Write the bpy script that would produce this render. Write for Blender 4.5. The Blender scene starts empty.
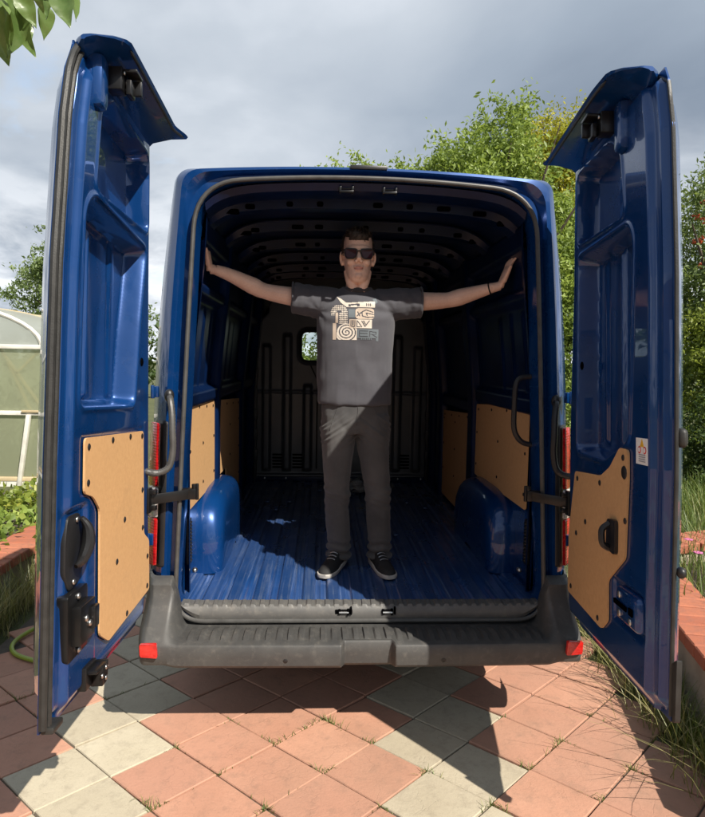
import bpy, bmesh, math, random
import numpy as np
from mathutils import Vector, Matrix, noise
from mathutils.bvhtree import BVHTree
R = math.radians
SC = bpy.context.scene
COL = SC.collection
random.seed(7)
RNG = np.random.default_rng(11)

# ------------------------------------------------------------------ camera
CAM = Vector((-0.207, -2.8, 1.68))
YAW, PITCH, ROLL = R(3.0), R(-4.3), R(1.0)
_f = Vector((math.sin(YAW)*math.cos(PITCH), math.cos(YAW)*math.cos(PITCH), math.sin(PITCH)))
_r = _f.cross(Vector((0, 0, 1))).normalized()
_u = _r.cross(_f)
_r2 = math.cos(ROLL)*_r + math.sin(ROLL)*_u
_u2 = -math.sin(ROLL)*_r + math.cos(ROLL)*_u
cd = bpy.data.cameras.new('camera')
cam = bpy.data.objects.new('camera', cd); COL.objects.link(cam)
m = Matrix((_r2, _u2, -_f)).transposed().to_4x4(); m.translation = CAM
cam.matrix_world = m
cd.sensor_fit = 'HORIZONTAL'; cd.sensor_width = 36.0; cd.lens = 620.0/705*36
cd.clip_start = 0.05; cd.clip_end = 2000
SC.camera = cam

# ------------------------------------------------------------------ sky and sun
SUN_DIR = Vector((0.60, -0.78, 1.0)).normalized()      # towards the sun
SUN_EL = math.asin(SUN_DIR.z)
SUN_AZ = math.atan2(SUN_DIR.x, SUN_DIR.y)
W = bpy.data.worlds.new('World'); SC.world = W; W.use_nodes = True
nt = W.node_tree; nt.nodes.clear()
def wn(t, **k):
    n = nt.nodes.new(t)
    for a, b in k.items(): setattr(n, a, b)
    return n
sky = wn('ShaderNodeTexSky', sky_type='NISHITA', sun_disc=False)
sky.sun_elevation = SUN_EL; sky.sun_rotation = SUN_AZ
sky.air_density = 1.2; sky.dust_density = 1.5
bg_blue = wn('ShaderNodeBackground'); bg_blue.inputs['Strength'].default_value = 0.11
nt.links.new(sky.outputs[0], bg_blue.inputs['Color'])
tc = wn('ShaderNodeTexCoord')
# clouds: direction projected on a flat cloud layer
sep = wn('ShaderNodeSeparateXYZ'); nt.links.new(tc.outputs['Generated'], sep.inputs[0])
mx = wn('ShaderNodeMath', operation='MAXIMUM'); mx.inputs[1].default_value = 0.02
nt.links.new(sep.outputs['Z'], mx.inputs[0])
ad = wn('ShaderNodeMath', operation='ADD'); ad.inputs[1].default_value = 0.22
nt.links.new(mx.outputs[0], ad.inputs[0])
dvx = wn('ShaderNodeMath', operation='DIVIDE'); dvy = wn('ShaderNodeMath', operation='DIVIDE')
nt.links.new(sep.outputs['X'], dvx.inputs[0]); nt.links.new(ad.outputs[0], dvx.inputs[1])
nt.links.new(sep.outputs['Y'], dvy.inputs[0]); nt.links.new(ad.outputs[0], dvy.inputs[1])
cmb = wn('ShaderNodeCombineXYZ')
nt.links.new(dvx.outputs[0], cmb.inputs[0]); nt.links.new(dvy.outputs[0], cmb.inputs[1])
def wnoise(scale, detail, rough, off, dist=0.3):
    mp = wn('ShaderNodeMapping'); mp.inputs['Location'].default_value = off
    nt.links.new(cmb.outputs[0], mp.inputs[0])
    n = wn('ShaderNodeTexNoise'); n.inputs['Scale'].default_value = scale
    n.inputs['Detail'].default_value = detail; n.inputs['Roughness'].default_value = rough
    n.inputs['Distortion'].default_value = dist
    nt.links.new(mp.outputs[0], n.inputs['Vector'])
    return n
def wramp(src, stops):
    r = wn('ShaderNodeValToRGB'); e = r.color_ramp.elements
    while len(e) < len(stops): e.new(0.5)
    for i, (p, c) in enumerate(stops):
        e[i].position = p; e[i].color = (c[0], c[1], c[2], 1)
    nt.links.new(src, r.inputs[0]); return r
cl = wnoise(0.95, 7, 0.47, (15.5, 1.25, 0.0))
shade = wramp(cl.outputs['Fac'], [(0.32, (0.115, 0.142, 0.182)), (0.47, (0.172, 0.203, 0.245)), (0.62, (0.265, 0.292, 0.328)), (0.78, (0.45, 0.47, 0.50))])
cov = wnoise(0.9, 7, 0.55, (1.1, 6.4, 2.0))
covr = wramp(cov.outputs['Fac'], [(0.25, (0, 0, 0)), (0.36, (1, 1, 1))])
# sunlit cumulus all round the horizon
hz_ = wramp(sep.outputs['Z'], [(0.10, (1, 1, 1)), (0.36, (0, 0, 0))])
cu = wnoise(2.1, 8, 0.55, (4.2, 7.7, 1.0)); cur = wramp(cu.outputs['Fac'], [(0.40, (0.15, 0.15, 0.15)), (0.60, (1, 1, 1))])
hm_ = wn('ShaderNodeMath', operation='MULTIPLY'); nt.links.new(hz_.outputs[0], hm_.inputs[0]); nt.links.new(cur.outputs[0], hm_.inputs[1])
hmx = wn('ShaderNodeMix', data_type='RGBA'); nt.links.new(hm_.outputs[0], hmx.inputs[0]); nt.links.new(shade.outputs[0], hmx.inputs[6]); hmx.inputs[7].default_value = (0.50, 0.515, 0.535, 1)
bg_cloud = wn('ShaderNodeBackground'); bg_cloud.inputs['Strength'].default_value = 1.0
nt.links.new(hmx.outputs[2], bg_cloud.inputs['Color'])
mixs = wn('ShaderNodeMixShader')
nt.links.new(covr.outputs[0], mixs.inputs[0]); nt.links.new(bg_blue.outputs[0], mixs.inputs[1]); nt.links.new(bg_cloud.outputs[0], mixs.inputs[2])
out = wn('ShaderNodeOutputWorld'); nt.links.new(mixs.outputs[0], out.inputs['Surface'])

sl = bpy.data.lights.new('sun', 'SUN'); sl.energy = 3.5; sl.angle = R(0.53); sl.color = (1.0, 0.93, 0.82)
so = bpy.data.objects.new('sun', sl); COL.objects.link(so)
so.rotation_euler = (-SUN_DIR).to_track_quat('-Z', 'Y').to_euler()
SC.view_settings.view_transform = 'Standard'; SC.view_settings.look = 'None'
SC.view_settings.gamma = 1.0; SC.view_settings.use_curve_mapping = False
SC.view_settings.exposure = 1.17
SC.render.engine = 'CYCLES'
SC.cycles.max_bounces = 10; SC.cycles.transparent_max_bounces = 16; SC.cycles.use_denoising = True
SC.cycles.sample_clamp_indirect = 6.0

# ------------------------------------------------------------------ materials
class NB:
    def __init__(s, name):
        s.m = bpy.data.materials.new(name); s.m.use_nodes = True
        s.t = s.m.node_tree; s.b = s.t.nodes['Principled BSDF']; s._c = None
    def n(s, t, **k):
        x = s.t.nodes.new(t)
        for a, b in k.items(): setattr(x, a, b)
        return x
    def l(s, a, b): s.t.links.new(a, b)
    def co(s, scale=(1, 1, 1), kind='Object'):
        tcn = s.n('ShaderNodeTexCoord'); mp = s.n('ShaderNodeMapping'); mp.inputs['Scale'].default_value = scale
        s.l(tcn.outputs[kind], mp.inputs[0]); return mp.outputs[0]
    def noise(s, scale, detail=4, rough=0.55, vec=None, dist=0.0):
        x = s.n('ShaderNodeTexNoise'); x.inputs['Scale'].default_value = scale; x.inputs['Detail'].default_value = detail
        x.inputs['Roughness'].default_value = rough; x.inputs['Distortion'].default_value = dist
        s.l(vec if vec is not None else s.co(), x.inputs['Vector']); return x.outputs['Fac']
    def ramp(s, src, stops):
        r = s.n('ShaderNodeValToRGB'); e = r.color_ramp.elements
        while len(e) < len(stops): e.new(0.5)
        for i, (p, c) in enumerate(stops):
            if not hasattr(c, '__len__'): c = (c, c, c)
            e[i].position = p; e[i].color = (*c[:3], 1)
        s.l(src, r.inputs[0]); return r.outputs[0]
    def mix(s, fac, a, b, mode='MIX'):
        x = s.n('ShaderNodeMix', data_type='RGBA', blend_type=mode)
        for v, i in ((fac, 0), (a, 6), (b, 7)):
            if hasattr(v, 'is_output') or hasattr(v, 'links'): s.l(v, x.inputs[i])
            elif i == 0: x.inputs[0].default_value = v
            else: x.inputs[i].default_value = (*v[:3], 1)
        return x.outputs[2]
    def bump(s, src, strength, dist=0.01, prev=None):
        x = s.n('ShaderNodeBump'); x.inputs['Strength'].default_value = strength; x.inputs['Distance'].default_value = dist
        s.l(src, x.inputs['Height'])
        if prev is not None: s.l(prev, x.inputs['Normal'])
        s.l(x.outputs[0], s.b.inputs['Normal']); return x.outputs[0]
    def set(s, **k):
        for a, v in k.items():
            i = s.b.inputs[a.replace('_', ' ')]
            if hasattr(v, 'links'): s.l(v, i)
            elif hasattr(v, '__len__'): i.default_value = (*v[:3], 1)
            else: i.default_value = v
        return s

def simple(name, col, rough=0.5, metal=0.0, var=0.0, vscale=8, bump=0.0, bscale=120, **k):
    b = NB(name)
    c = col
    if var:
        c = b.mix(b.ramp(b.noise(vscale, 5), [(0.3, 0), (0.7, 1)]), [x*(1-var) for x in col], [min(1, x*(1+var)) for x in col])
    b.set(Base_Color=c, Roughness=rough, Metallic=metal, **k)
    if bump: b.bump(b.noise(bscale, 3), bump, 0.003)
    return b.m

def paint(name, scuffed=False):
    b = NB(name)
    v = b.co()
    c = b.mix(b.ramp(b.noise(3, 4, vec=v), [(0.3, 0), (0.7, 1)]), (0.0022, 0.035, 0.146), (0.0029, 0.042, 0.172))
    dust = b.ramp(b.noise(14, 6, 0.65, vec=v), [(0.55, 0.0), (0.85, 0.16)])
    c = b.mix(dust, c, (0.12, 0.14, 0.18))
    if scuffed:
        vs = b.co((22, 0.55, 4)); s1 = b.ramp(b.noise(2.6, 8, 0.72, vec=vs, dist=0.6), [(0.50, 0.0), (0.70, 0.6)])
        vp = b.co((1, 1, 1)); s2 = b.ramp(b.noise(2.3, 5, 0.6, vec=vp, dist=0.5), [(0.38, 0.25), (0.60, 0.85)])
        vx = b.co((1.5, 6, 3)); s3 = b.ramp(b.noise(5, 7, 0.75, vec=vx, dist=1.4), [(0.63, 0.0), (0.68, 0.8)])
        sc = b.mix(1.0, b.mix(0.5, s1, s3, 'ADD'), s2, 'MULTIPLY')
        c = b.mix(sc, c, (0.24, 0.29, 0.37)); c = b.mix(b.ramp(b.noise(1.6, 5, 0.6, vec=vp), [(0.3, 0.02), (0.75, 0.16)]), c, (0.22, 0.25, 0.29))
        b.set(Roughness=b.ramp(b.noise(5, 5, vec=vp), [(0.3, 0.22), (0.7, 0.45)]), Coat_Weight=0.5, Coat_Roughness=0.15)
    else:
        b.set(Roughness=b.ramp(b.noise(6, 5, vec=v), [(0.3, 0.24), (0.75, 0.36)]), Coat_Weight=0.85, Coat_Roughness=0.02, Specular_IOR_Level=0.3)
    b.set(Base_Color=c, Metallic=0.28 if not scuffed else 0.1)
    return b.m

M = {}
M['paint'] = paint('blue_paint'); M['paint_in'] = simple('bare_interior_paint', (0.0022, 0.010, 0.042), 0.30, var=0.35, vscale=5, bump=0.05, bscale=60, Specular_IOR_Level=0.2); M['paint_floor'] = paint('blue_floor_paint', True)  # cargo walls, ceiling and bows: van blue with the bay's shade darkened into it
def mplastic(name, c0, c1, dust=0.5, bump=0.25):
    b = NB(name); v = b.co()
    f = b.ramp(b.noise(7, 7, 0.65, vec=v), [(0.35, 0.0), (0.75, 1.0)])
    c = b.mix(f, c0, c1)
    d = b.ramp(b.noise(26, 6, 0.7, vec=v), [(0.52, 0.0), (0.75, dust)])
    c = b.mix(d, c, (0.23, 0.21, 0.18))
    b.set(Base_Color=c, Roughness=b.ramp(b.noise(9, 4, vec=v), [(0.3, 0.42), (0.7, 0.62)]))
    b.bump(b.noise(420, 2, vec=v), bump, 0.002); return b.m
M['bumper'] = mplastic('bumper_plastic', (0.044, 0.044, 0.044), (0.068, 0.067, 0.064), 0.22)
M['sill'] = mplastic('sill_plastic', (0.075, 0.075, 0.075), (0.115, 0.112, 0.106), 0.4)
M['black'] = simple('black_plastic', (0.012, 0.012, 0.013), 0.42, var=0.3, bump=0.15, bscale=300)
M['rubber'] = simple('seal_rubber', (0.020, 0.020, 0.019), 0.5, var=0.35, vscale=20, bump=0.2, bscale=200)
M['grey_rubber'] = simple('grey_seal_rubber', (0.055, 0.054, 0.052), 0.45, var=0.25, vscale=20)
M['metal'] = simple('zinc_metal', (0.5, 0.5, 0.49), 0.35, 1.0, var=0.2, vscale=40)
M['dark_metal'] = simple('black_metal', (0.02, 0.02, 0.021), 0.3, 0.6, var=0.3)
M['hole'] = simple('dark_hole', (0.002, 0.002, 0.0025), 0.9, Specular_IOR_Level=0.0)
def board():
    b = NB('hardboard'); v = b.co()
    f = b.noise(55, 5, 0.6, vec=v); g = b.noise(420, 3, 0.7, vec=v); h = b.noise(2.2, 4, 0.5, vec=v)
    c = b.mix(b.ramp(f, [(0.35, 0), (0.7, 1)]), (0.56, 0.325, 0.145), (0.64, 0.385, 0.18))
    c = b.mix(b.ramp(g, [(0.35, 0.45), (0.6, 0.0)]), c, (0.43, 0.235, 0.095))
    c = b.mix(b.ramp(h, [(0.4, 0.25), (0.7, 0.0)]), c, (0.50, 0.30, 0.14))
    c = b.mix(b.ramp(b.noise(6, 7, 0.7, vec=v, dist=.8), [(0.56, 0.0), (0.74, 0.30)]), c, (0.30, 0.19, 0.10))
    c = b.mix(b.ramp(b.noise(9, 6, 0.75, vec=b.co((9, 9, 1)), dist=.4), [(0.62, 0.0), (0.70, 0.22)]), c, (0.66, 0.45, 0.25))
    b.set(Base_Color=c, Roughness=0.6); b.bump(g, 0.12, 0.001); return b.m
M['board'] = board()
M['partition'] = simple('partition_panel', (0.066, 0.071, 0.080), 0.30, var=0.25, vscale=3, bump=0.12, bscale=90)
M['partition_dark'] = simple('partition_frame', (0.014, 0.014, 0.015), 0.5, var=0.25)
def lens_mat(name, c0, c1, scale=150, rough=.12):
    b = NB(name); v = b.co((.15, .15, 1)); w = b.n('ShaderNodeTexWave', wave_type='BANDS', bands_direction='Z'); w.inputs['Scale'].default_value = scale/6; b.l(b.co(), w.inputs['Vector'])
    f = b.ramp(b.noise(35, 3, vec=b.co()), [(0.35, 0), (0.65, 1)]); c = b.mix(f, c0, c1)
    b.set(Base_Color=c, Roughness=rough, Coat_Weight=0.8, Coat_Roughness=0.05); b.bump(w.outputs['Fac'], .22, .003); return b.m
M['red_lens'] = lens_mat('red_lens', (0.22, 0.004, 0.006), (0.48, 0.012, 0.012)); M['white_lens'] = lens_mat('white_lens', (0.28, 0.27, 0.27), (0.6, 0.58, 0.56))
M['reflector'] = lens_mat('red_reflector', (0.40, 0.006, 0.006), (0.62, 0.02, 0.015), 400)
M['tyre'] = simple('tyre_rubber', (0.02, 0.02, 0.02), 0.8, var=0.3)
M['rim'] = simple('steel_rim', (0.25, 0.25, 0.26), 0.45, 0.7)
M['white_paint'] = simple('white_print', (0.75, 0.75, 0.73), 0.5, var=0.08)
M['yellow_paint'] = simple('yellow_print', (0.75, 0.42, 0.03), 0.5)
M['red_paint'] = simple('red_print', (0.6, 0.03, 0.03), 0.5)
M['grey_print'] = simple('grey_print', (0.3, 0.3, 0.32), 0.5)
def glassy(name, tint=(0.9, 0.95, 0.93), t=0.85):
    b = NB(name); tr = b.n('ShaderNodeBsdfTransparent'); tr.inputs[0].default_value = (*tint, 1)
    gl = b.n('ShaderNodeBsdfGlossy'); gl.inputs['Roughness'].default_value = 0.02
    fr = b.n('ShaderNodeFresnel'); mx_ = b.n('ShaderNodeMixShader'); b.l(fr.outputs[0], mx_.inputs[0])
    b.l(tr.outputs[0], mx_.inputs[1]); b.l(gl.outputs[0], mx_.inputs[2])
    b.l(mx_.outputs[0], b.t.nodes['Material Output'].inputs['Surface']); return b.m
M['glass'] = glassy('window_glass')

# ------------------------------------------------------------------ mesh helpers
def link(name, me, mat=None, parent=None):
    o = bpy.data.objects.new(name, me); COL.objects.link(o)
    if mat is not None:
        for mm in (mat if isinstance(mat, (list, tuple)) else [mat]): me.materials.append(mm)
    if parent is not None: o.parent = parent
    return o
def mesh(name, V, F, mat, parent=None, smooth=True, angle=35, bevel=0.0, seg=2, fix=True, idx=None):
    me = bpy.data.meshes.new(name)
    me.from_pydata([tuple(v) for v in V], [], F)
    if idx is not None: me.polygons.foreach_set('material_index', idx)
    if fix or bevel:
        bm = bmesh.new(); bm.from_mesh(me)
        if bevel:
            es = [e for e in bm.edges if len(e.link_faces) == 2 and e.calc_face_angle(0) > R(25)]
            bmesh.ops.bevel(bm, geom=es, offset=bevel, segments=seg, profile=0.5, affect='EDGES', clamp_overlap=True)
        bmesh.ops.recalc_face_normals(bm, faces=bm.faces); bm.to_mesh(me); bm.free()
    if smooth:
        me.polygons.foreach_set('use_smooth', [True]*len(me.polygons)); me.set_sharp_from_angle(angle=R(angle))
    me.update(); return link(name, me, mat, parent)
def np_mesh(name, V, T, mat, parent=None, attr=None, smooth=False):
    V = np.asarray(V, np.float32); T = np.asarray(T, np.int32); k = T.shape[1]
    me = bpy.data.meshes.new(name)
    me.vertices.add(len(V)); me.vertices.foreach_set('co', V.ravel())
    me.loops.add(T.size); me.loops.foreach_set('vertex_index', T.ravel())
    me.polygons.add(len(T)); me.polygons.foreach_set('loop_start', np.arange(0, T.size, k, dtype=np.int32))
    me.update(calc_edges=True)
    if smooth: me.polygons.foreach_set('use_smooth', [True]*len(T))
    if attr is not None:
        a = me.attributes.new('var', 'FLOAT', 'POINT'); a.data.foreach_set('value', np.asarray(attr, np.float32))
    return link(name, me, mat, parent)
def cat(*parts):
    V, F = [], []
    for v, f in parts:
        n = len(V); V += list(v); F += [tuple(i+n for i in q) for q in f]
    return V, F
def box(c, s, M3=None):
    V = []
    for x in (-.5, .5):
        for y in (-.5, .5):
            for z in (-.5, .5):
                p = Vector((x*s[0], y*s[1], z*s[2]))
                if M3 is not None: p = M3 @ p
                V.append(Vector(c)+p)
    return V, [(0, 1, 3, 2), (4, 6, 7, 5), (0, 4, 5, 1), (2, 3, 7, 6), (0, 2, 6, 4), (1, 5, 7, 3)]
def frame3(d, up=(0, 0, 1)):
    d = Vector(d).normalized(); up = Vector(up)
    if abs(d.dot(up)) > .97: up = Vector((0, 1, 0))
    a = up.cross(d).normalized(); b = d.cross(a); return a, b, d
def bar(p, q, w, h, up=(0, 0, 1)):
    p, q = Vector(p), Vector(q); a, b, d = frame3(q-p, up)
    return box((p+q)/2, (w, h, (q-p).length), Matrix((a, b, d)).transposed())
def smooth_path(P, n=6, closed=False):
    P = [Vector(p) for p in P]; out = []; N = len(P)
    for i in range(N if closed else N-1):
        g = lambda j: P[j % N] if closed else P[max(0, min(N-1, j))]
        p0, p1, p2, p3 = g(i-1), g(i), g(i+1), g(i+2)
        for k in range(n):
            t = k/n
            out.append(.5*((2*p1)+(p2-p0)*t+(2*p0-5*p1+4*p2-p3)*t*t+(3*p1-p0-3*p2+p3)*t**3))
    if not closed: out.append(P[-1])
    return out
def tube(P, r, seg=8, closed=False, flat=1.0, up=(0, 0, 1)):
    P = [Vector(p) for p in P]; N = len(P); V, F = [], []
    rs = r if hasattr(r, '__len__') else [r]*N
    prev = None
    for i in range(N):
        d = (P[(i+1) % N]-P[i-1]) if closed else (P[min(i+1, N-1)]-P[max(i-1, 0)])
        if d.length < 1e-9: d = Vector((0, 0, 1))
        d.normalize()
        if prev is None: a = frame3(d, up)[0]
        else:
            a = prev-d*prev.dot(d)
            a = a.normalized() if a.length > 1e-6 else frame3(d, up)[0]
        prev = a; b = d.cross(a)
        for k in range(seg):
            t = 2*math.pi*k/seg; V.append(P[i]+a*math.cos(t)*rs[i]+b*math.sin(t)*rs[i]*flat)
    for i in range(N if closed else N-1):
        for k in range(seg):
            j = (i+1) % N; F.append((i*seg+k, i*seg+(k+1) % seg, j*seg+(k+1) % seg, j*seg+k))
    if not closed: F.append(tuple(range(seg))[::-1]); F.append(tuple((N-1)*seg+k for k in range(seg)))
    return V, F
def loft(rings, closed=True, cap0=False, cap1=False):
    n = len(rings[0]); V = [p for r in rings for p in r]; F = []
    for i in range(len(rings)-1):
        for k in range(n if closed else n-1):
            k2 = (k+1) % n; F.append((i*n+k, i*n+k2, (i+1)*n+k2, (i+1)*n+k))
    if cap0: F.append(tuple(range(n))[::-1])
    if cap1: F.append(tuple((len(rings)-1)*n+k for k in range(n)))
    return V, F
def ell(c, r, M3=None, nu=16, nv=10):
    V, F = [], []
    for j in range(nv+1):
        ph = math.pi*j/nv
        for i in range(nu):
            th = 2*math.pi*i/nu
            p = Vector((r[0]*math.sin(ph)*math.cos(th), r[1]*math.sin(ph)*math.sin(th), r[2]*math.cos(ph)))
            if M3 is not None: p = M3 @ p
            V.append(Vector(c)+p)
    for j in range(nv):
        for i in range(nu):
            i2 = (i+1) % nu; F.append((j*nu+i, (j+1)*nu+i, (j+1)*nu+i2, j*nu+i2))
    return V, F
def prism(pts, fn, n0, n1):
    """2-D outline extruded: fn(a, b, n) -> world"""
    k = len(pts); V = [fn(a, b, n0) for a, b in pts]+[fn(a, b, n1) for a, b in pts]
    F = [tuple(range(k))[::-1], tuple(range(k, 2*k))]+[(i, (i+1) % k, k+(i+1) % k, k+i) for i in range(k)]
    return V, F
def round_poly(pts, r, n=4):
    out = []; N = len(pts)
    for i in range(N):
        p = Vector(pts[i]); a = Vector(pts[i-1])-p; b = Vector(pts[(i+1) % N])-p
        ra = min(r, a.length*.45); rb = min(r, b.length*.45)
        p0 = p+a.normalized()*ra; p1 = p+b.normalized()*rb
        for k in range(n+1):
            t = k/n; q = p0*(1-t)**2+p*2*t*(1-t)+p1*t*t; out.append((q.x, q.y))
    return out
def sdpoly(X, Y, poly):
    """signed distance, negative inside"""
    d = np.full(X.shape, 1e9); inside = np.zeros(X.shape, bool); N = len(poly)
    for i in range(N):
        x0, y0 = poly[i-1]; x1, y1 = poly[i]
        ex, ey = x1-x0, y1-y0; wx, wy = X-x0, Y-y0
        t = np.clip((wx*ex+wy*ey)/(ex*ex+ey*ey+1e-12), 0, 1)
        d = np.minimum(d, np.hypot(wx-ex*t, wy-ey*t))
        c = ((y0 > Y) != (y1 > Y)) & (X < (x1-x0)*(Y-y0)/((y1-y0)+1e-12)+x0)
        inside ^= c
    return np.where(inside, -d, d)
def sst(x, a, b):
    t = np.clip((x-a)/(b-a), 0, 1); return t*t*(3-2*t)
def remesh(parts, voxel, smooth_it=4, fac=0.5):
    V, F = cat(*parts)
    me = bpy.data.meshes.new('tmp'); me.from_pydata([tuple(v) for v in V], [], F); me.update()
    bm = bmesh.new(); bm.from_mesh(me); bmesh.ops.recalc_face_normals(bm, faces=bm.faces); bm.to_mesh(me); bm.free()
    o = bpy.data.objects.new('tmp', me); COL.objects.link(o)
    md = o.modifiers.new('r', 'REMESH'); md.mode = 'VOXEL'; md.voxel_size = voxel; md.adaptivity = 0
    if smooth_it:
        ms = o.modifiers.new('s', 'SMOOTH'); ms.iterations = smooth_it; ms.factor = fac
    dg = bpy.context.evaluated_depsgraph_get(); dg.update()
    res = bpy.data.meshes.new_from_object(o.evaluated_get(dg))
    bpy.data.objects.remove(o); bpy.data.meshes.remove(me)
    res.materials.clear()
    res.polygons.foreach_set('use_smooth', [True]*len(res.polygons))
    return res
def verts_np(me):
    a = np.empty(len(me.vertices)*3, np.float32); me.vertices.foreach_get('co', a); return a.reshape(-1, 3)
def norms_np(me):
    a = np.empty(len(me.vertices)*3, np.float32); me.vertices.foreach_get('normal', a); return a.reshape(-1, 3)
def setverts(me, a): me.vertices.foreach_set('co', np.asarray(a, np.float32).ravel()); me.update()
def empty(name, loc=(0, 0, 0)):
    o = bpy.data.objects.new(name, None); o.empty_display_size = .2; COL.objects.link(o); o.location = loc; return o
def tag(o, label=None, cat_=None, group=None, kind=None):
    for k, v in (('label', label), ('category', cat_), ('group', group), ('kind', kind)):
        if v: o[k] = v
    return o

# ================================================================== GROUND
def ground_mat():
    b = NB('lawn_soil'); v = b.co()
    c = b.mix(b.ramp(b.noise(1.3, 6, 0.6, vec=v), [(0.35, 0), (0.65, 1)]), (0.055, 0.075, 0.022), (0.10, 0.115, 0.04))
    c = b.mix(b.ramp(b.noise(30, 5, 0.7, vec=v), [(0.45, 0), (0.7, 0.8)]), c, (0.10, 0.075, 0.045))
    b.set(Base_Color=c, Roughness=0.95); b.bump(b.noise(45, 5, vec=v), 0.8, 0.03); return b.m
M['ground'] = ground_mat()
G = 400
tag(mesh('ground', [(-G, -G, -.03), (G, -G, -.03), (G, G, -.03), (-G, G, -.03)], [(0, 1, 2, 3)], M['ground'], smooth=False), kind='structure')
def mortar():
    b = NB('joint_sand'); v = b.co()
    b.set(Base_Color=b.mix(b.noise(25, 5, vec=v), (0.05, 0.042, 0.035), (0.13, 0.105, 0.08)), Roughness=0.95)
    b.bump(b.noise(200, 3, vec=v), 0.5, 0.004); return b.m
M['mortar'] = mortar()
PX0, PX1, PY0, PY1 = -2.06, 1.36, -9.0, 7.5
pav = mesh('paving', [(PX0, PY0, -.012), (PX1, PY0, -.012), (PX1, PY1, -.012), (PX0, PY1, -.012)], [(0, 1, 2, 3)], M['mortar'], smooth=False)
tag(pav, kind='structure')
def tile_mat(name, c0, c1, c2, edge=True):
    b = NB(name)
    oi = b.n('ShaderNodeObjectInfo'); tcn = b.n('ShaderNodeTexCoord')
    geo = b.n('ShaderNodeNewGeometry')
    v = geo.outputs['Position']
    # one flagstone relief for each tile: offset by the tile's random value
    off = b.n('ShaderNodeVectorMath', operation='SCALE'); comb = b.n('ShaderNodeCombineXYZ')
    b.l(oi.outputs['Random'], comb.inputs[0]); b.l(oi.outputs['Random'], comb.inputs[1]); b.l(comb.outputs[0], off.inputs[0]); off.inputs['Scale'].default_value = 57.0
    add = b.n('ShaderNodeVectorMath', operation='ADD'); b.l(v, add.inputs[0]); b.l(off.outputs[0], add.inputs[1])
    vv = add.outputs[0]
    c = b.mix(b.ramp(b.noise(3.5, 6, 0.6, vec=vv), [(0.3, 0), (0.7, 1)]), c0, c1)
    c = b.mix(b.ramp(oi.outputs['Random'], [(0.0, 0.0), (1.0, 0.55)]), c, c2)
    c = b.mix(b.ramp(b.noise(16, 7, 0.7, vec=vv), [(0.5, 0), (0.78, 0.4)]), c, (0.13, 0.10, 0.075))
    c = b.mix(b.ramp(b.noise(230, 3, 0.7, vec=v), [(0.56, 0), (0.72, 0.35)]), c, (0.11, 0.085, 0.07))
    if edge:
        sp_ = b.n('ShaderNodeSeparateXYZ'); b.l(tcn.outputs['Object'], sp_.inputs[0])
        def absdiv(o, d):
            m_ = b.n('ShaderNodeMath', operation='ABSOLUTE'); b.l(o, m_.inputs[0]); q_ = b.n('ShaderNodeMath', operation='DIVIDE'); b.l(m_.outputs[0], q_.inputs[0]); q_.inputs[1].default_value = d; return q_.outputs[0]
        ad_ = b.n('ShaderNodeMath', operation='ADD'); b.l(absdiv(sp_.outputs[0], .2145), ad_.inputs[0]); b.l(absdiv(sp_.outputs[1], .1935), ad_.inputs[1])
        wob = b.n('ShaderNodeMath', operation='MULTIPLY_ADD'); b.l(b.noise(22, 5, .7, vec=vv), wob.inputs[0]); wob.inputs[1].default_value = .22; b.l(ad_.outputs[0], wob.inputs[2])
        c = b.mix(b.ramp(wob.outputs[0], [(1.00, 0.0), (1.13, 0.42)]), c, (0.12, 0.095, 0.065))
    c = b.mix(b.ramp(b.noise(1.1, 4, .6, vec=v), [(0.45, 0.0), (0.72, 0.30)]), c, (0.20, 0.155, 0.11))
    # fine embossed veins
    w = b.n('ShaderNodeTexVoronoi', feature='DISTANCE_TO_EDGE'); w.inputs['Scale'].default_value = 9.0
    nz = b.n('ShaderNodeTexNoise'); nz.inputs['Scale'].default_value = 5.0; nz.inputs['Detail'].default_value = 4
    b.l(vv, nz.inputs['Vector'])
    dm = b.n('ShaderNodeVectorMath', operation='SCALE'); b.l(nz.outputs['Color'], dm.inputs[0]); dm.inputs['Scale'].default_value = 0.35
    dv = b.n('ShaderNodeVectorMath', operation='ADD'); b.l(vv, dv.inputs[0]); b.l(dm.outputs[0], dv.inputs[1])
    b.l(dv.outputs[0], w.inputs['Vector'])
    line = b.ramp(w.outputs['Distance'], [(0.0, 0.0), (0.035, 1.0)])
    fade = b.ramp(b.noise(4.5, 3, vec=vv), [(0.48, 0.0), (0.60, 1.0)])
    ln = b.mix(fade, (1, 1, 1), line)
    c = b.mix(0.08, c, b.mix(1.0, c, ln, 'MULTIPLY'))
    b.set(Base_Color=c, Roughness=0.82)
    bp = b.bump(ln, 0.35, 0.0015)
    b.bump(b.noise(60, 6, 0.65, vec=vv), 0.45, 0.004, prev=bp)
    return b.m
M['salmon'] = tile_mat('salmon_tile', (0.43, 0.215, 0.140), (0.52, 0.275, 0.185), (0.36, 0.185, 0.13))
M['beige'] = tile_mat('beige_tile', (0.42, 0.365, 0.265), (0.50, 0.445, 0.335), (0.36, 0.31, 0.225))
M['salmon_far'] = tile_mat('salmon_yard_tile', (0.43, 0.215, 0.140), (0.52, 0.275, 0.185), (0.36, 0.185, 0.13), False)
M['beige_far'] = tile_mat('beige_yard_tile', (0.42, 0.365, 0.265), (0.50, 0.445, 0.335), (0.36, 0.31, 0.225), False)
TX, TY = .2145, .1935
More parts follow.
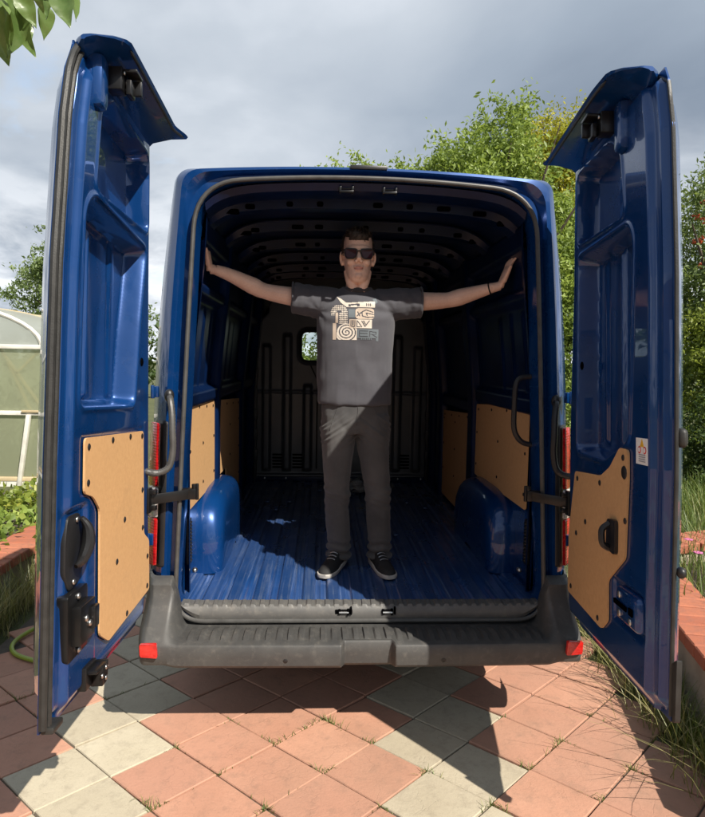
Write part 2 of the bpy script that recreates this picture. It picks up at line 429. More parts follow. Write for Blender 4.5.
def tile_geom(g=.0055, bev=.004):
    a, c = TX-g, TY-g
    top = [(a-bev, 0), (0, c-bev), (-a+bev, 0), (0, -c+bev)]; low = [(a, 0), (0, c), (-a, 0), (0, -c)]
    V = [(x, y, 0) for x, y in top]+[(x, y, -bev) for x, y in low]+[(x, y, -.04) for x, y in low]
    F = [(0, 1, 2, 3)]
    for i in range(4):
        j = (i+1) % 4; F += [(i, 4+i, 4+j, j), (4+i, 8+i, 8+j, 4+j)]
    return V, F
tmes = {}
for nm in ('salmon', 'beige'):
    V, F = tile_geom(); me = bpy.data.meshes.new('tile'); me.from_pydata(V, [], F); me.materials.append(M[nm]); tmes[nm] = me
far = {'salmon': [], 'beige': []}
for i in range(-13, 4):
    for k in range(-48, 40):
        if (i+k) % 2 == 0: continue
        x, y = .685+TX*i, .01+TY*k
        if not (PX0 < x < PX1-.02 and PY0+.2 < y < PY1-.2): continue
        nm = 'beige' if i % 7 in (5, 6) else 'salmon'
        dz = random.uniform(-.004, .004); rx, ry, rz = random.uniform(-.011, .011), random.uniform(-.011, .011), random.uniform(-.006, .006)
        if -1.75 < y < 2.1:
            o = bpy.data.objects.new('tile', tmes[nm]); COL.objects.link(o); o.parent = pav
            o.location = (x, y, dz); o.rotation_euler = (rx, ry, rz)
        else:
            V, F = tile_geom(); far[nm].append(([(a+x, b+y, c+dz) for a, b, c in V], F))
for i in range(-48, 48):  # unseen yard paving added behind the viewer to bounce light into the van
    for k in range(-52, -9):
        x, y = .685+TX*i, .01+TY*k
        if (i+k) % 2 == 0 or (PX0 < x < PX1-.02) or abs(x) > 7.5 or y < -9.0 or y > -1.9: continue
        V, F = tile_geom(); far['beige' if i % 7 in (5, 6) else 'salmon'].append(([(a+x, b+y, c) for a, b, c in V], F))
for nm, l in far.items():
    V, F = cat(*l); o = mesh('more_tiles', V, F, M[nm+'_far'], pav, smooth=False, fix=False); o['kind'] = 'stuff'

# ================================================================== VAN
van = tag(empty('van'), 'blue panel van with both rear doors swung open and an empty cargo bay', 'van')
LEAN = .049
def ly(z): return LEAN*(z-.62)
def rr(hb, ht, zb, zt, rb, rt, arch, bulge=0.0, nb=14, ns=14, ntp=18, nc=7):
    def bz(p0, pc, p1):
        return [((1-t)**2*p0[0]+2*t*(1-t)*pc[0]+t*t*p1[0], (1-t)**2*p0[1]+2*t*(1-t)*pc[1]+t*t*p1[1]) for t in [k/nc for k in range(nc)]]
    def seg(a, b, n): return [(a[0]+(b[0]-a[0])*k/n, a[1]+(b[1]-a[1])*k/n) for k in range(n)]
    L = zt-zb; sx = (ht-hb)/L
    s0 = (hb+sx*rb, zb+rb); s1 = (ht-sx*rt, zt-rt)
    P = seg((-hb+rb, zb), (hb-rb, zb), nb)+bz((hb-rb, zb), (hb, zb), s0)+seg(s0, s1, ns)+bz(s1, (ht, zt), (ht-rt, zt))
    P += seg((ht-rt, zt), (-ht+rt, zt), ntp)+bz((-ht+rt, zt), (-ht, zt), (-s1[0], s1[1]))+seg((-s1[0], s1[1]), (-s0[0], s0[1]), ns)+bz((-s0[0], s0[1]), (-hb, zb), (-hb+rb, zb))
    zm = zt-.45
    P = [(x*(1+bulge*math.sin(math.pi*min(1, max(0, (z-zb)/(zt-zb)))**1.35)), z) for x, z in P]
    return [(x, z+arch*(1-(x/ht)**2)*max(0, (z-zm)/(zt-zm)) if z > zm else z) for x, z in P]
def ring(y, *a, lean=True): return [Vector((x, y+(ly(z) if lean else 0), z)) for x, z in rr(*a)]
OPEN = (.853, .770, .492, 2.462, .14, .20, .045, .006)
# rear frame round the door opening
rings = [ring(.17, .870, .80, .51, 2.46, .10, .20, .04, lean=True), ring(.10, .846, .765, .505, 2.45, .12, .20, .045),
         ring(.015, .850, .769, .492, 2.46, .14, .20, .045, .006), ring(.0, *OPEN), ring(.004, .864, .782, .480, 2.474, .14, .20, .045, .006),
         ring(.03, .874, .792, .468, 2.486, .14, .19, .04, .008), ring(.03, .895, .808, .43, 2.496, .13, .17, .04, .012),
         ring(-.005, .905, .818, .42, 2.515, .12, .11, .036, .018), ring(-.002, .928, .836, .41, 2.528, .11, .08, .034, .024),
         ring(.03, .955, .865, .40, 2.538, .10, .06, .034, .032), ring(.10, 1.0, .890, .40, 2.55, .10, .06, .036, .042), ring(.17, 1.006, .897, .40, 2.552, .10, .06, .036, .042)]
V, F = loft(rings); mesh('rear_frame', V, F, M['paint'], van, angle=28)
# outer body, roof, bonnet
def bring(y, zt, ht, arch=.036, hb=1.006, zb=.40): return [Vector((x, y, z)) for x, z in rr(hb, ht, zb, zt, .10, .06 if zt > 2 else .14, arch, .042 if zt > 2 else 0)]
rings = [[Vector((p.x, .17+ly(p.z), p.z)) for p in ring(0, 1.006, .897, .40, 2.552, .10, .06, .036, .042, lean=False)], bring(.5, 2.555, .898), bring(2.0, 2.56, .899), bring(3.6, 2.555, .898), bring(4.1, 2.50, .90), bring(4.25, 2.44, .89)]
V, F = loft(rings); mesh('body_shell', V, F, M['paint'], van, angle=28)
rings = [bring(5.15, 1.42, .86), bring(5.5, 1.30, .84), bring(5.75, 1.10, .80, hb=.95), bring(5.85, .75, .78, hb=.90)]
V, F = loft(rings, cap1=True); mesh('bonnet', V, F, M['paint'], van, angle=28)
# windscreen and cab sides
ra, rb_ = bring(4.25, 2.44, .89), bring(5.15, 1.42, .86)
n = len(ra); ia = [i for i, p in enumerate(rr(.988, .85, .40, 2.44, .10, .09, .036))]
top_idx = [i for i in range(n) if ra[i].z > 2.34]
V = [ra[i] for i in top_idx]+[rb_[i] for i in top_idx]; k = len(top_idx)
mesh('windscreen', V, [(i, i+1, k+i+1, k+i) for i in range(k-1)], M['glass'], van, fix=False)
for s in (-1, 1):
    idx = [i for i in range(n) if ra[i].x*s > 0 and ra[i].z < 2.36 and ra[i].z > .42]
    idx.sort(key=lambda i: ra[i].z)
    V = [ra[i] for i in idx]+[rb_[i] for i in idx]; k = len(idx)
    mesh('cab_side', V, [(i, i+1, k+i+1, k+i) for i in range(k-1)], M['paint'], van)
# wheels
def wheel(x, y):
    prof = [(-.10, .20), (-.11, .27), (-.10, .33), (-.07, .345), (.07, .345), (.10, .33), (.11, .27), (.10, .20)]
    ring_ = [[Vector((x+a, y+rr_*math.cos(t), .345+rr_*math.sin(t))) for a, rr_ in prof] for t in [2*math.pi*i/32 for i in range(32)]]
    V, F = loft(ring_+[ring_[0]]); w = mesh('wheel', V, F, M['tyre'], van)
    prof = [(-.06, .04), (-.05, .10), (-.02, .17), (.06, .20), (.07, .21), (-.08, .21), (-.085, .12), (-.085, .04)]
    ring_ = [[Vector((x+a*(1 if x > 0 else -1), y+rr_*math.cos(t), .345+rr_*math.sin(t))) for a, rr_ in prof] for t in [2*math.pi*i/24 for i in range(24)]]
    V, F = loft(ring_+[ring_[0]]); mesh('rim', V, F, M['rim'], w)
for x in (-.84, .84):
    for y in (.93, 4.55): wheel(x, y)
# opening seal
sp = [Vector((x, -.008+ly(z), z)) for x, z in rr(.859, .776, .486, 2.468, .14, .20, .045, .006, nb=30, ns=30, ntp=30, nc=10)]
V, F = tube(sp, .0105, 10, closed=True); mesh('opening_seal', V, F, M['grey_rubber'], van)

# --- cargo floor with pressed ribs
xs = np.linspace(-.885, .885, 340); ph = ((xs+.885) % .118)/.118
hz = .542+.014*(sst(ph, .10, .17)-sst(ph, .60, .67))
hz += .004*(sst(ph, .78, .82)-sst(ph, .88, .92))
ys = [.052, .06, .6, 1.2, 1.8, 2.4, 3.07]
V = [(x, y, (z if y > .055 else .535)) for y in ys for x, z in zip(xs, hz)]; nx = len(xs)
F = [(j*nx+i, j*nx+i+1, (j+1)*nx+i+1, (j+1)*nx+i) for j in range(len(ys)-1) for i in range(nx-1)]
mesh('cargo_floor', V, F, M['paint_floor'], van, fix=False, angle=50)
for (x, y, w, l) in ((-.62, 2.2, .035, .22), (-.53, 1.95, .03, .26), (-.44, 2.2, .035, .22), (.5, 2.2, .035, .25), (.62, 2.0, .03, .2), (-.2, 2.6, .03, .12), (.3, 1.2, .03, .10)):
    mesh('floor_embossing', *box((x, y, .558), (w, l, .008)), M['paint_floor'], van, bevel=.004)
# threshold trim with ribs
xs = np.linspace(-.838, .838, 440)
prof = [(.064, .547, 0), (.058, .5575, 0), (.046, .557, 1), (.002, .551, 1), (-.003, .549, 0), (-.009, .541, 0), (-.014, .526, 0), (-.017, .508, 0), (-.010, .486, 0)]
V = []
for x in xs:
    w = .007*max(0, min(1, .5+2.2*math.sin(2*math.pi*x/.043)))
    e = max(0, (abs(x)-.70)/.138)**2*.07
    for (y, z, t) in prof: V.append((x, y, z+t*w*1.0+e*max(0, min(1, (.56-z)/.06))))
k = len(prof); F = [(i*k+j, i*k+j+1, (i+1)*k+j+1, (i+1)*k+j) for i in range(len(xs)-1) for j in range(k-1)]
mesh('threshold', V, F, M['sill'], van, fix=False, angle=30)
for x in (-.085, .118):
    st = mesh('door_striker', *cat(box((x, -.008, .527), (.080 if x < 0 else .055, .02, .020)), box((x+.02, -.016, .527), (.012, .02, .028)), box((x-.02, -.016, .528), (.012, .016, .024)), box((x+.034, -.016, .534), (.008, .02, .036))), M['hole'], van, bevel=.003)
    mesh('striker_pin', *tube([(x-.022, -.022, .527), (x+.022, -.022, .527)], .006, 8), M['metal'], st)

# --- cargo side walls (pressed panels) and ceiling
def wall_x(z): return .875-.085*float(sst(np.array(z), 1.25, 2.45))
def side_wall(s, pillars, rails):
    ys = np.linspace(.15, 3.48, 270); zs = np.linspace(.52, 2.36, 150)
    Yg, Zg = np.meshgrid(ys, zs); X = .875-.085*sst(Zg, 1.25, 2.45)
    pr = np.zeros_like(X)
    for (a, b, d) in pillars: pr = np.maximum(pr, d*(sst(Yg, a-.025, a+.015)-sst(Yg, b-.015, b+.025)))
    for (a, b, d, y0, y1) in rails:
        q = d*(sst(Zg, a-.02, a+.012)-sst(Zg, b-.012, b+.02))*(sst(Yg, y0, y0+.03)-sst(Yg, y1-.03, y1)); pr = np.maximum(pr, q)
    # shallow stiffening swages in the upper panels
    for c in (.35, .55, .75, 1.25, 1.45, 1.65, 2.3, 2.5, 2.7):
        pr += .010*np.exp(-((Yg-c)/.018)**2)*(sst(Zg, 1.52, 1.56)-sst(Zg, 1.92, 1.96))
    X = s*(X-pr)
    V = np.stack([X, Yg, Zg], -1).reshape(-1, 3); ny = len(ys)
    F = [(j*ny+i, j*ny+i+1, (j+1)*ny+i+1, (j+1)*ny+i) for j in range(len(zs)-1) for i in range(ny-1)]
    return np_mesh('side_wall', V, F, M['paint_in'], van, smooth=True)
side_wall(-1, [(.10, .19, .05), (.945, 1.055, .055), (2.06, 2.17, .06), (2.88, 3.08, .06)], [(1.44, 1.52, .045, .1, 2.9), (1.99, 2.05, .035, .1, 2.9), (2.24, 2.36, .04, .1, 3.08)])
side_wall(1, [(.10, .19, .05), (1.30, 1.45, .06), (2.38, 2.52, .07), (2.88, 3.08, .06)], [(1.43, 1.52, .045, .1, 1.3), (1.34, 1.42, .04, 1.45, 2.5), (1.99, 2.05, .035, .1, 2.9), (2.24, 2.36, .04, .1, 3.08)])
xs = np.linspace(-.80, .80, 60); ys = np.linspace(.12, 3.48, 44)
V = [(x, y, 2.495-.03*(x/.8)**2-.15*abs(x/.8)**9) for y in ys for x in xs]; nx = len(xs)
F = [(j*nx+i, j*nx+i+1, (j+1)*nx+i+1, (j+1)*nx+i) for j in range(len(ys)-1) for i in range(nx-1)]
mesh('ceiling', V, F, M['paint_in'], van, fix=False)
# roof bows: hat sections with pierced webs
def bow(y, w=.085, dep=.055):
    sec = [(-w*.9, 0), (-w*.55, 0), (-w*.42, -dep), (w*.42, -dep), (w*.55, 0), (w*.9, 0)]
    rings = []
    for x in np.linspace(-.79, .79, 50):
        zc = 2.487-.03*(x/.8)**2-.16*abs(x/.8)**8; e = 1-.5*max(0, (abs(x)-.55)/.25); wd = 1+.9*max(0, (abs(x)-.60)/.2)**2
        rings.append([Vector((x, y+a*wd, zc+b*e)) for a, b in sec])
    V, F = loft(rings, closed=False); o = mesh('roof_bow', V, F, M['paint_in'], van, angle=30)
    for x in (-.66, -.58, -.35, -.22, .05, .24, .38, .57, .67):
        hw = random.choice((.016, .024, .034)); x += random.uniform(-.02, .02)
        mesh('bow_hole', *prism(round_poly([(-hw, -.012), (hw, -.012), (hw, .012), (-hw, .012)], .01, 3), lambda a, b, n_, X=x: Vector((X+a, y-w*.50+n_, 2.452-.03*(X/.8)**2-.16*abs(X/.8)**8+b)), -.002, .012), M['hole'], o, smooth=False)
for y in (.36, .88, 1.42, 1.95, 2.48, 2.9): bow(y)
# rear header inside the opening with strikers and wiring clips
V, F = [], []
rings = []
for x in np.linspace(-.74, .74, 40):
    zc = 2.50-.045*(x/.77)**2-.10*abs(x/.77)**10
    rings.append([Vector((x, .10, zc-.005)), Vector((x, .12, zc-.035)), Vector((x, .20, zc-.05)), Vector((x, .23, zc-.045)), Vector((x, .24, zc+.01))])
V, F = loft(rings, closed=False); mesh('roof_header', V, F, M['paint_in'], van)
for x in (-.10, .10):
    mesh('upper_striker', *cat(box((x, .125, 2.474), (.075, .025, .008)), box((x-.028, .112, 2.465), (.010, .03, .03)), box((x+.028, .112, 2.465), (.010, .03, .03)), box((x, .100, 2.456), (.066, .010, .010))), M['dark_metal'], van, bevel=.002)
tag(mesh('roof_marker', *prism([(-.085, 2.553), (.085, 2.553), (.085, 2.572), (-.085, 2.572)], lambda a, b, n_: Vector((a, n_+ly(b), b)), -.012, .10), M['black'], van, bevel=.004))
# hardboard lining on the walls
def wall_board(s, y0, y1, z1a, z1b, rivets=True):
    X = .842
    z0 = .945 if y0 < .5 else .585
    pts = round_poly([(y0, z0), (y1, z0), (y1, z1b), (y0, z1a)] if y0 < .5 or y0 > 1.4 else [(y0, .955), (1.39, .955), (1.39, .585), (y1, .585), (y1, z1b), (y0, z1a)], .02, 3)
    o = mesh('lining_board', *prism(pts, lambda a, b, n_: Vector((s*(X-n_), a, b)), 0, .006), M['board'], van, smooth=False)
    sp_ = []
    for k in range(4): sp_.append((y0+.06+(y1-y0-.12)*k/3, z1a+(z1b-z1a)*k/3-.03))
    for k in range(1, 4): sp_ += [p_ for p_ in [(y0+.035, .6+k*.21), (y1-.035, .6+k*.21), ((y0+y1)/2, .6+k*.21)] if p_[1] > z0+.03 and not (p_[0] < 1.42 and p_[1] < .98)]
    V0, F0 = ell((0, 0, 0), (.004, .009, .009), nu=10, nv=6)
    rm = None
    for (a, b) in sp_:
        if rm is None:
            rv = mesh('rivet', V0, F0, M['dark_metal'], o); rm = rv.data
        else: rv = bpy.data.objects.new('rivet', rm); COL.objects.link(rv); rv.parent = o
        rv.location = (s*(X-.007), a, b)
wall_board(-1, .195, .93, 1.474, 1.44); wall_board(-1, 1.068, 2.05, 1.43, 1.385)
wall_board(1, .24, 1.28, 1.474, 1.414); wall_board(1, 1.464, 2.37, 1.335, 1.29)
# wheel arches
def arch(s):
    rings = []; N = 40
    for i in range(N+1):
        th = math.pi*i/N
        cy, cz = math.cos(th), math.sin(th)
        sy = math.copysign(abs(cy)**.50, cy); sz = abs(cz)**.55
        prof = []
        for (off, ins) in ((.0, 0), (.03, 0), (.07, .003), (.10, .012), (.122, .027), (.140, .05), (.151, .08), (.157, .12), (.158, .20), (.158, .30), (.158, .385)):
            a = (.47-ins*.5)*(1-max(0, ins-.1)/.3*.75); h = .410-ins
            prof.append(Vector((s*(.87-off), 0.90-sy*a, .55+sz*h)))
        rings.append(prof)
    V, F = loft(rings, closed=False); o = mesh('wheel_arch', V, F, M['paint'], van, angle=60)
    V, F = [], []
    for k in range(12): V, F = cat((V, F), box((s*.833, .205, .70+k*.017), (.02, .025, .009)))
    mesh('air_vent', *cat((V, F), box((s*.838, .205, .795), (.02, .036, .225))), M['black'], van, bevel=.002)
    mesh('tie_down', *ell((s*.815, .235, .640), (.014, .018, .014)), M['metal'], van)
arch(-1); arch(1)
for s in (-1, 1): mesh('lower_wall_panel', *prism(round_poly([(.19, .55), (1.42, .55), (1.42, .942), (.19, .942)], .02, 3), lambda a, b, n_: Vector((s*(.862-n_), a, b)), 0, .006), M['paint'], van, smooth=False)  # added in undarkened blue so the wall reads lit below the boards
# --- partition behind the seats
xs = np.linspace(-.93, .93, 190); zs = np.linspace(.53, 2.535, 198)
Xg, Zg = np.meshgrid(xs, zs); Yg = np.full_like(Xg, 3.05)
zc = 2.20-.10*np.cos(Xg*5.5)*(np.abs(Xg) < .7)-.25*sst(np.abs(Xg), .55, .92)
Yg += .30*sst(Zg-zc, 0, .10)
def prib(x0, w, z0, z1, d=-.048):
    global Yg
    q = (sst(Xg, x0-w-.012, x0-w+.004)-sst(Xg, x0+w-.004, x0+w+.012))*(sst(Zg, z0-.02, z0+.02)-sst(Zg, z1-.02, z1+.02)); Yg = Yg+d*q
for sx in (-1, 1):
    prib(sx*.71, .03, .65, 1.82); prib(sx*.517, .03, .65, 1.92); prib(sx*.325, .03, .65, 1.45)
prib(0.03, .03, .65, 1.45)
Yg -= .012*(sst(Zg, 1.375, 1.385)-sst(Zg, 1.39, 1.41)) + .02*(1-sst(Zg, .60, .62))
win = round_poly([(-.395, 1.675), (.02, 1.675), (.02, 1.96), (-.395, 1.96)], .07, 5)
wd = sdpoly(Xg, Zg, win); Yg -= .022*(1-sst(wd, .015, .035))
nx = len(xs); V = np.stack([Xg, Yg, Zg], -1).reshape(-1, 3); ins = (wd < -.0).ravel()
F = [q for q in ((j*nx+i, j*nx+i+1, (j+1)*nx+i+1, (j+1)*nx+i) for j in range(len(zs)-1) for i in range(nx-1)) if not all(ins[t] for t in q)]
part = np_mesh('partition', V, F, M['partition'], van, smooth=True)
wp = [Vector((a, 3.026, b)) for a, b in win]
mesh('window_gasket', *tube(wp, .014, 8, closed=True), M['black'], part)
mesh('window_pane', [Vector((a, 3.034, b)) for a, b in win], [tuple(range(len(win)))], M['glass'], part, smooth=False, fix=False)
for xc in (-.603, -.414, .414, .603):
    for k in range(5):
        mesh('vent_slot', *prism(round_poly([(xc-.05, .665+k*.030), (xc+.05, .665+k*.030), (xc+.05, .682+k*.030), (xc-.05, .682+k*.030)], .008, 3), lambda a, b, n_: Vector((a, 3.05+n_, b)), -.004, .01), M['hole'], part, smooth=False)
mesh('logo_embossing', *cat(prism([(-.25, 1.62), (-.13, 1.62), (-.19, 1.54)], lambda a, b, n_: Vector((a, 3.05+n_, b)), -.006, .0), tube([(-.30, 3.046, 1.64), (-.235, 3.046, 1.50), (-.235, 3.046, .66)], .007, 6), tube([(-.07, 3.046, 1.64), (-.145, 3.046, 1.50), (-.145, 3.046, .66)], .007, 6)), M['black'], part)
for s in (-1, 1):
    V, F = [], []
    for k in range(8): V, F = cat((V, F), box((s*.815, 2.985, .80+k*.19), (.055, .03, .10)))
    V, F = cat((V, F), box((s*.83, 3.0, 1.45), (.07, .03, 1.75)))
    mesh('partition_bracket', V, F, M['partition_dark'], van, bevel=.004)
for x in (-.72, -.52, .0, .54, .76): mesh('floor_bolt', *ell((x, 3.015, .575), (.016, .012, .016), nu=10, nv=6), M['metal'], van)
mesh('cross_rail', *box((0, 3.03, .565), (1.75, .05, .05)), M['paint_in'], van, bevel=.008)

# --- rear bumper
xs = np.linspace(-1.0, 1.0, 520)
rows = []
for x in xs:
    a = abs(x)
    tow = float(sst(np.array(a), .80, .865))                       # rising corner
    wrap = max(0, (a-.935)/.065)**2*.16                              # wraps round the side
    notch = float(sst(np.array(x), -.105, -.085)-sst(np.array(x), .115, .135))
    rib = .009*max(0, min(1, .5+2.4*math.sin(2*math.pi*x/.048)))*(1-tow)*(1 if a < .79 else 0)
    crown = .012*(1-(x/.8)**2) if a < .8 else 0
    yb = -.225-crown*.8+wrap+.035*tow*0+.040*notch
    low = .365+.012*tow-.008*notch
    zt = .470+.002*notch
    top = [(.01, .474+.19*tow), (.0, .470+.225*tow), (-.035, .464+.226*tow), (-.06, .466+.205*tow+rib*.8), (-.10+.03*tow, .472+.15*tow+rib), (-.165+.02*tow, .474+.06*tow+rib), (-.185, .474+.03*tow)]
    row = [Vector((x, y+wrap, z)) for y, z in top]
    row += [Vector((x, yb+.016, zt+.003+.01*tow)), Vector((x, yb+.005, zt-.002)), Vector((x, yb, zt-.010)), Vector((x, yb-.004, .42)), Vector((x, yb-.001, low+.016)), Vector((x, yb+.008, low+.004)), Vector((x, yb+.03, low-.004)), Vector((x, yb+.16, low-.01))]
    rows.append(row)
V, F = loft(rows, closed=False); bum = mesh('rear_bumper', V, F, M['bumper'], van, angle=32, fix=False)
for s in (-1, 1):
    y = -.225+max(0, (.915-.86)/.14)**2.2*.34
    pts = round_poly([(.875, .425), (.950, .43), (.953, .482), (.880, .487)], .008, 3)
    def fn(a, b, n_, s=s): return Vector((s*a, -.236+max(0, (a-.935)/.065)**2*.16+n_, b))
    mesh('reflector', *prism(pts, fn, -.014, .006), M['reflector'], bum, bevel=.002)
    mesh('tow_hook_cap', *ell((s*.34+.0, -.232, .405), (.014, .006, .014), nu=12, nv=6), M['black'], bum)
    mesh('mud_flap', *box((s*.80, .55, .30), (.24, .012, .24)), M['black'], van, bevel=.003)
    mesh('bumper_clip', *ell((s*.855, -.02, .545), (.02, .015, .02), nu=12, nv=6), M['black'], bum)
mesh('chassis', *cat(box((0, 2.4, .36), (1.5, 4.0, .12)), box((0, .30, .34), (1.7, .12, .08))), M['black'], van)
mesh('exhaust', *tube([(.45, -.02, .30), (.45, .4, .29), (.40, 1.2, .29)], .03, 12), M['dark_metal'], van)
# --- tail lamps on the corner posts
def cornerx(z):
    t = (z-.41)/(2.528-.41); return (.928-(.928-.836)*t)*(1+.024*math.sin(math.pi*t**1.35))
for s in (-1, 1):
    hold = mesh('tail_lamp', *prism(round_poly([(.015, .73), (.10, .73), (.10, 1.40), (.015, 1.40)], .02, 3), lambda a, b, n_: Vector((s*(cornerx(b)-.006+a*.62+n_), -.022+ly(b)+a*.80, b)), -.018, .006), M['black'], van, bevel=.003)
    for nm, z0, z1, mt in (('red_lens', 1.10, 1.39, 'red_lens'), ('clear_lens', .96, 1.097, 'white_lens'), ('red_lens', .74, .957, 'red_lens')):
        mesh(nm, *prism(round_poly([(.022, z0), (.095, z0), (.095, z1), (.022, z1)], .012, 3), lambda a, b, n_: Vector((s*(cornerx(b)+.012+a*.62+n_), -.030+ly(b)+a*.80, b)), -.006, .010), M[mt], hold, bevel=.003)
# --- wiring sleeves from post to door, interior grab handle, check straps
for s in (-1, 1):
    P = [(s*.880, .012, 1.505), (s*.868, -.03, 1.50), (s*.855, -.055, 1.44), (s*.850, -.07, 1.36), (s*.848, -.075, 1.28), (s*.862, -.085, 1.21), (s*.905, -.10, 1.185), (s*.955, -.12, 1.195)]
    sp = smooth_path(P, 10); rr_ = [.0145+(.0009 if k % 2 else -.0006) for k in range(len(sp))]
    w = mesh('wiring_sleeve', *tube(sp, rr_, 10), M['grey_rubber'] if s < 0 else M['black'], van)
    mesh('sleeve_boot', *ell((s*.882, .01, 1.515), (.022, .022, .03)), M['black'], w)
gp = smooth_path([(.80, .13, 1.625), (.745, .125, 1.615), (.725, .12, 1.575), (.722, .12, 1.48), (.724, .12, 1.38), (.745, .122, 1.33), (.775, .125, 1.305), (.815, .13, 1.295)], 6)
mesh('grab_handle', *tube(gp, .013, 10), M['black'], van)

# ------------------------------------------------------------------ rear doors
def rotm(ax, th):
    return Matrix.Rotation(th, 3, ax)
class Door:
    def __init__(s, side, xb, xt, yb, yt, ang):
        s.s = side; s.A = Vector((side*xb, yb, .62)); ax = (Vector((side*xt, yt, 2.45))-s.A).normalized()
        s.R = rotm(ax, R(ang)*side); s.k = (yt-yb)/1.83
    def __call__(s, x, z, n):
        p = Vector((s.s*x, n+s.k*(z-.62), z)); return s.A+s.R @ (p-s.A)
def door_grid(D, xf, xh, zb, zt, nfun, nx, nz):
    us = np.linspace(0, 1, nx); vs = np.linspace(0, 1, nz)
    Ug, Vg = np.meshgrid(us, vs)
    xn = Ug*.955; Z = zb(xn)+(zt(xn)-zb(xn))*Vg
    X = xf(Z)+(xh(Z)-xf(Z))*Ug; Nn = nfun(X, Z)
    return X, Z, Nn
def build_door(side, D, cfg, label):
    xf = lambda z: np.interp(z, [.4, .6, 1.3, 1.9, 2.35, 2.5, 2.6], cfg['free'])
    xh = lambda z: np.interp(z, [.5, .75, 1.4, 2.0, 2.6], cfg['hinge'])
    zb = lambda x: .525+.16*sst(x, .84, .955)
    zt = lambda x: cfg['top']-.012*(x/.9)**2-.03*sst(x, .80, .95)
    edge = -.046
    outer = lambda X, Z: -.052-.075*sst(X-xf(Z), .0, .14)*sst(zt(X)-Z, 0, .1)*sst(Z-zb(X), 0, .1)
    def nfun(X, Z):
        N = np.zeros_like(X)
        df = X-xf(Z); dh = xh(Z)-X; dt = zt(X)-Z; db = Z-zb(X)
        # stepped flange at the free edge
        N += -.022*(1-sst(df, .060, .085)) + (edge+.022)*(1-sst(df, .020, .030))
        e2 = (edge)*(1-sst(dh, .006, .05)); N = np.minimum(N, e2) if False else N+e2
        N += edge*.75*(1-sst(db, .01, .06))+ -.03*(1-sst(dt, .01, .05))
        for poly, dep, soft, rad in cfg['recess']:
            d = sdpoly(X, Z, round_poly(poly, rad, 5)); N += -dep*sst(-d, -.004, soft)+(.006*np.exp(-((d-.010)/.009)**2) if dep > .05 else 0)
        for poly, dep, soft, rad in cfg.get('raise', []):
            d = sdpoly(X, Z, round_poly(poly, rad, 5)); N += dep*sst(-d, -.01, soft)
        for (x0, z0, z1, w, h) in cfg['ribs']:
            if h: N += h*np.exp(-((X-x0)/w)**4)*(sst(Z, z0, z0+.03)-sst(Z, z1-.05, z1))
        return np.maximum(N, outer(X, Z)+.005)
    nx, nz = 210, 340
    X, Z, N = door_grid(D, xf, xh, zb, zt, nfun, nx, nz)
    V = [D(x, z, n_) for x, z, n_ in zip(X.ravel(), Z.ravel(), N.ravel())]
    F = [(j*nx+i, j*nx+i+1, (j+1)*nx+i+1, (j+1)*nx+i) for j in range(nz-1) for i in range(nx-1)]
    # outer skin, slightly crowned
    ox, oz = 24, 48
    X2, Z2, N2 = door_grid(D, xf, xh, zb, zt, outer, ox, oz)
    n0 = len(V); V += [D(x, z, n_) for x, z, n_ in zip(X2.ravel(), Z2.ravel(), N2.ravel())]
    F += [(n0+j*ox+i, n0+(j+1)*ox+i, n0+(j+1)*ox+i+1, n0+j*ox+i+1) for j in range(oz-1) for i in range(ox-1)]
    # rim joining the two skins
    def border(nx_, nz_, base):
        return [base+i for i in range(nx_)]+[base+j*nx_+nx_-1 for j in range(1, nz_)]+[base+(nz_-1)*nx_+i for i in range(nx_-2, -1, -1)]+[base+j*nx_ for j in range(nz_-2, 0, -1)]
    B = border(nx, nz, 0); n1 = len(V)
    for b in B:
        j, i = divmod(b, nx); V.append(D(X[j, i], Z[j, i], -.053))
    L = len(B); F += [(B[q], B[(q+1) % L], n1+(q+1) % L, n1+q) for q in range(L)]
    door = mesh('rear_door', V, F, M['paint'], van, angle=50, fix=True)
    door['label'] = label
    # top spoiler lip curving over the roof edge
    rings = []
    for x in np.linspace(float(xf(2.55))+.0, float(xh(2.55))+.0, 36):
        t0 = cfg['top']-.003-.012*(x/.9)**2
        e = float(sst(np.array(x), .74, .86)); ext = (.90+.10*float(sst(np.array(x), .0, .20)))*(1+.25*e)
        sec = [(-.050, -.03), (-.053, .0), (-.046, .012), (-.03, .020), (.045*ext, .024), (.105*ext, .019), (.118*ext, .014), (.112*ext, .005), (.06*ext, .004), (.0, -.012), (-.018, -.03)]
        e0 = x-float(xf(2.55)); k_ = .30 if e0 < .004 else (.72 if e0 < .03 else (.93 if e0 < .055 else 1.0))
        rings.append([D(x+(.0 if k_ == 1 else 0), t0+(b-.0)*k_, .0+(a-.0)*k_) for a, b in sec])
    V, F = loft(rings, closed=True, cap0=True, cap1=True); mesh('door_spoiler', V, F, M['paint'], door, angle=40)
    ws = [D(x, cfg['top']-.003-.012*(x/.9)**2+.001, .108*(.90+.10*float(sst(np.array(x), .0, .20)))*(1+.25*float(sst(np.array(x), .74, .86)))) for x in np.linspace(float(xf(2.55))+.085, float(xh(2.55))-.02, 30)]
    mesh('spoiler_seal', *tube(ws, [.002]+[.006]*28+[.002], 6), M['rubber'], door)
    # hardboard cover
    bd = mesh('door_board', *prism(round_poly(cfg['board'], .018, 3), lambda a, b, n_: D(a, b, n_), .002, .0085), M['board'], door, smooth=False)
    V0, F0 = None, None
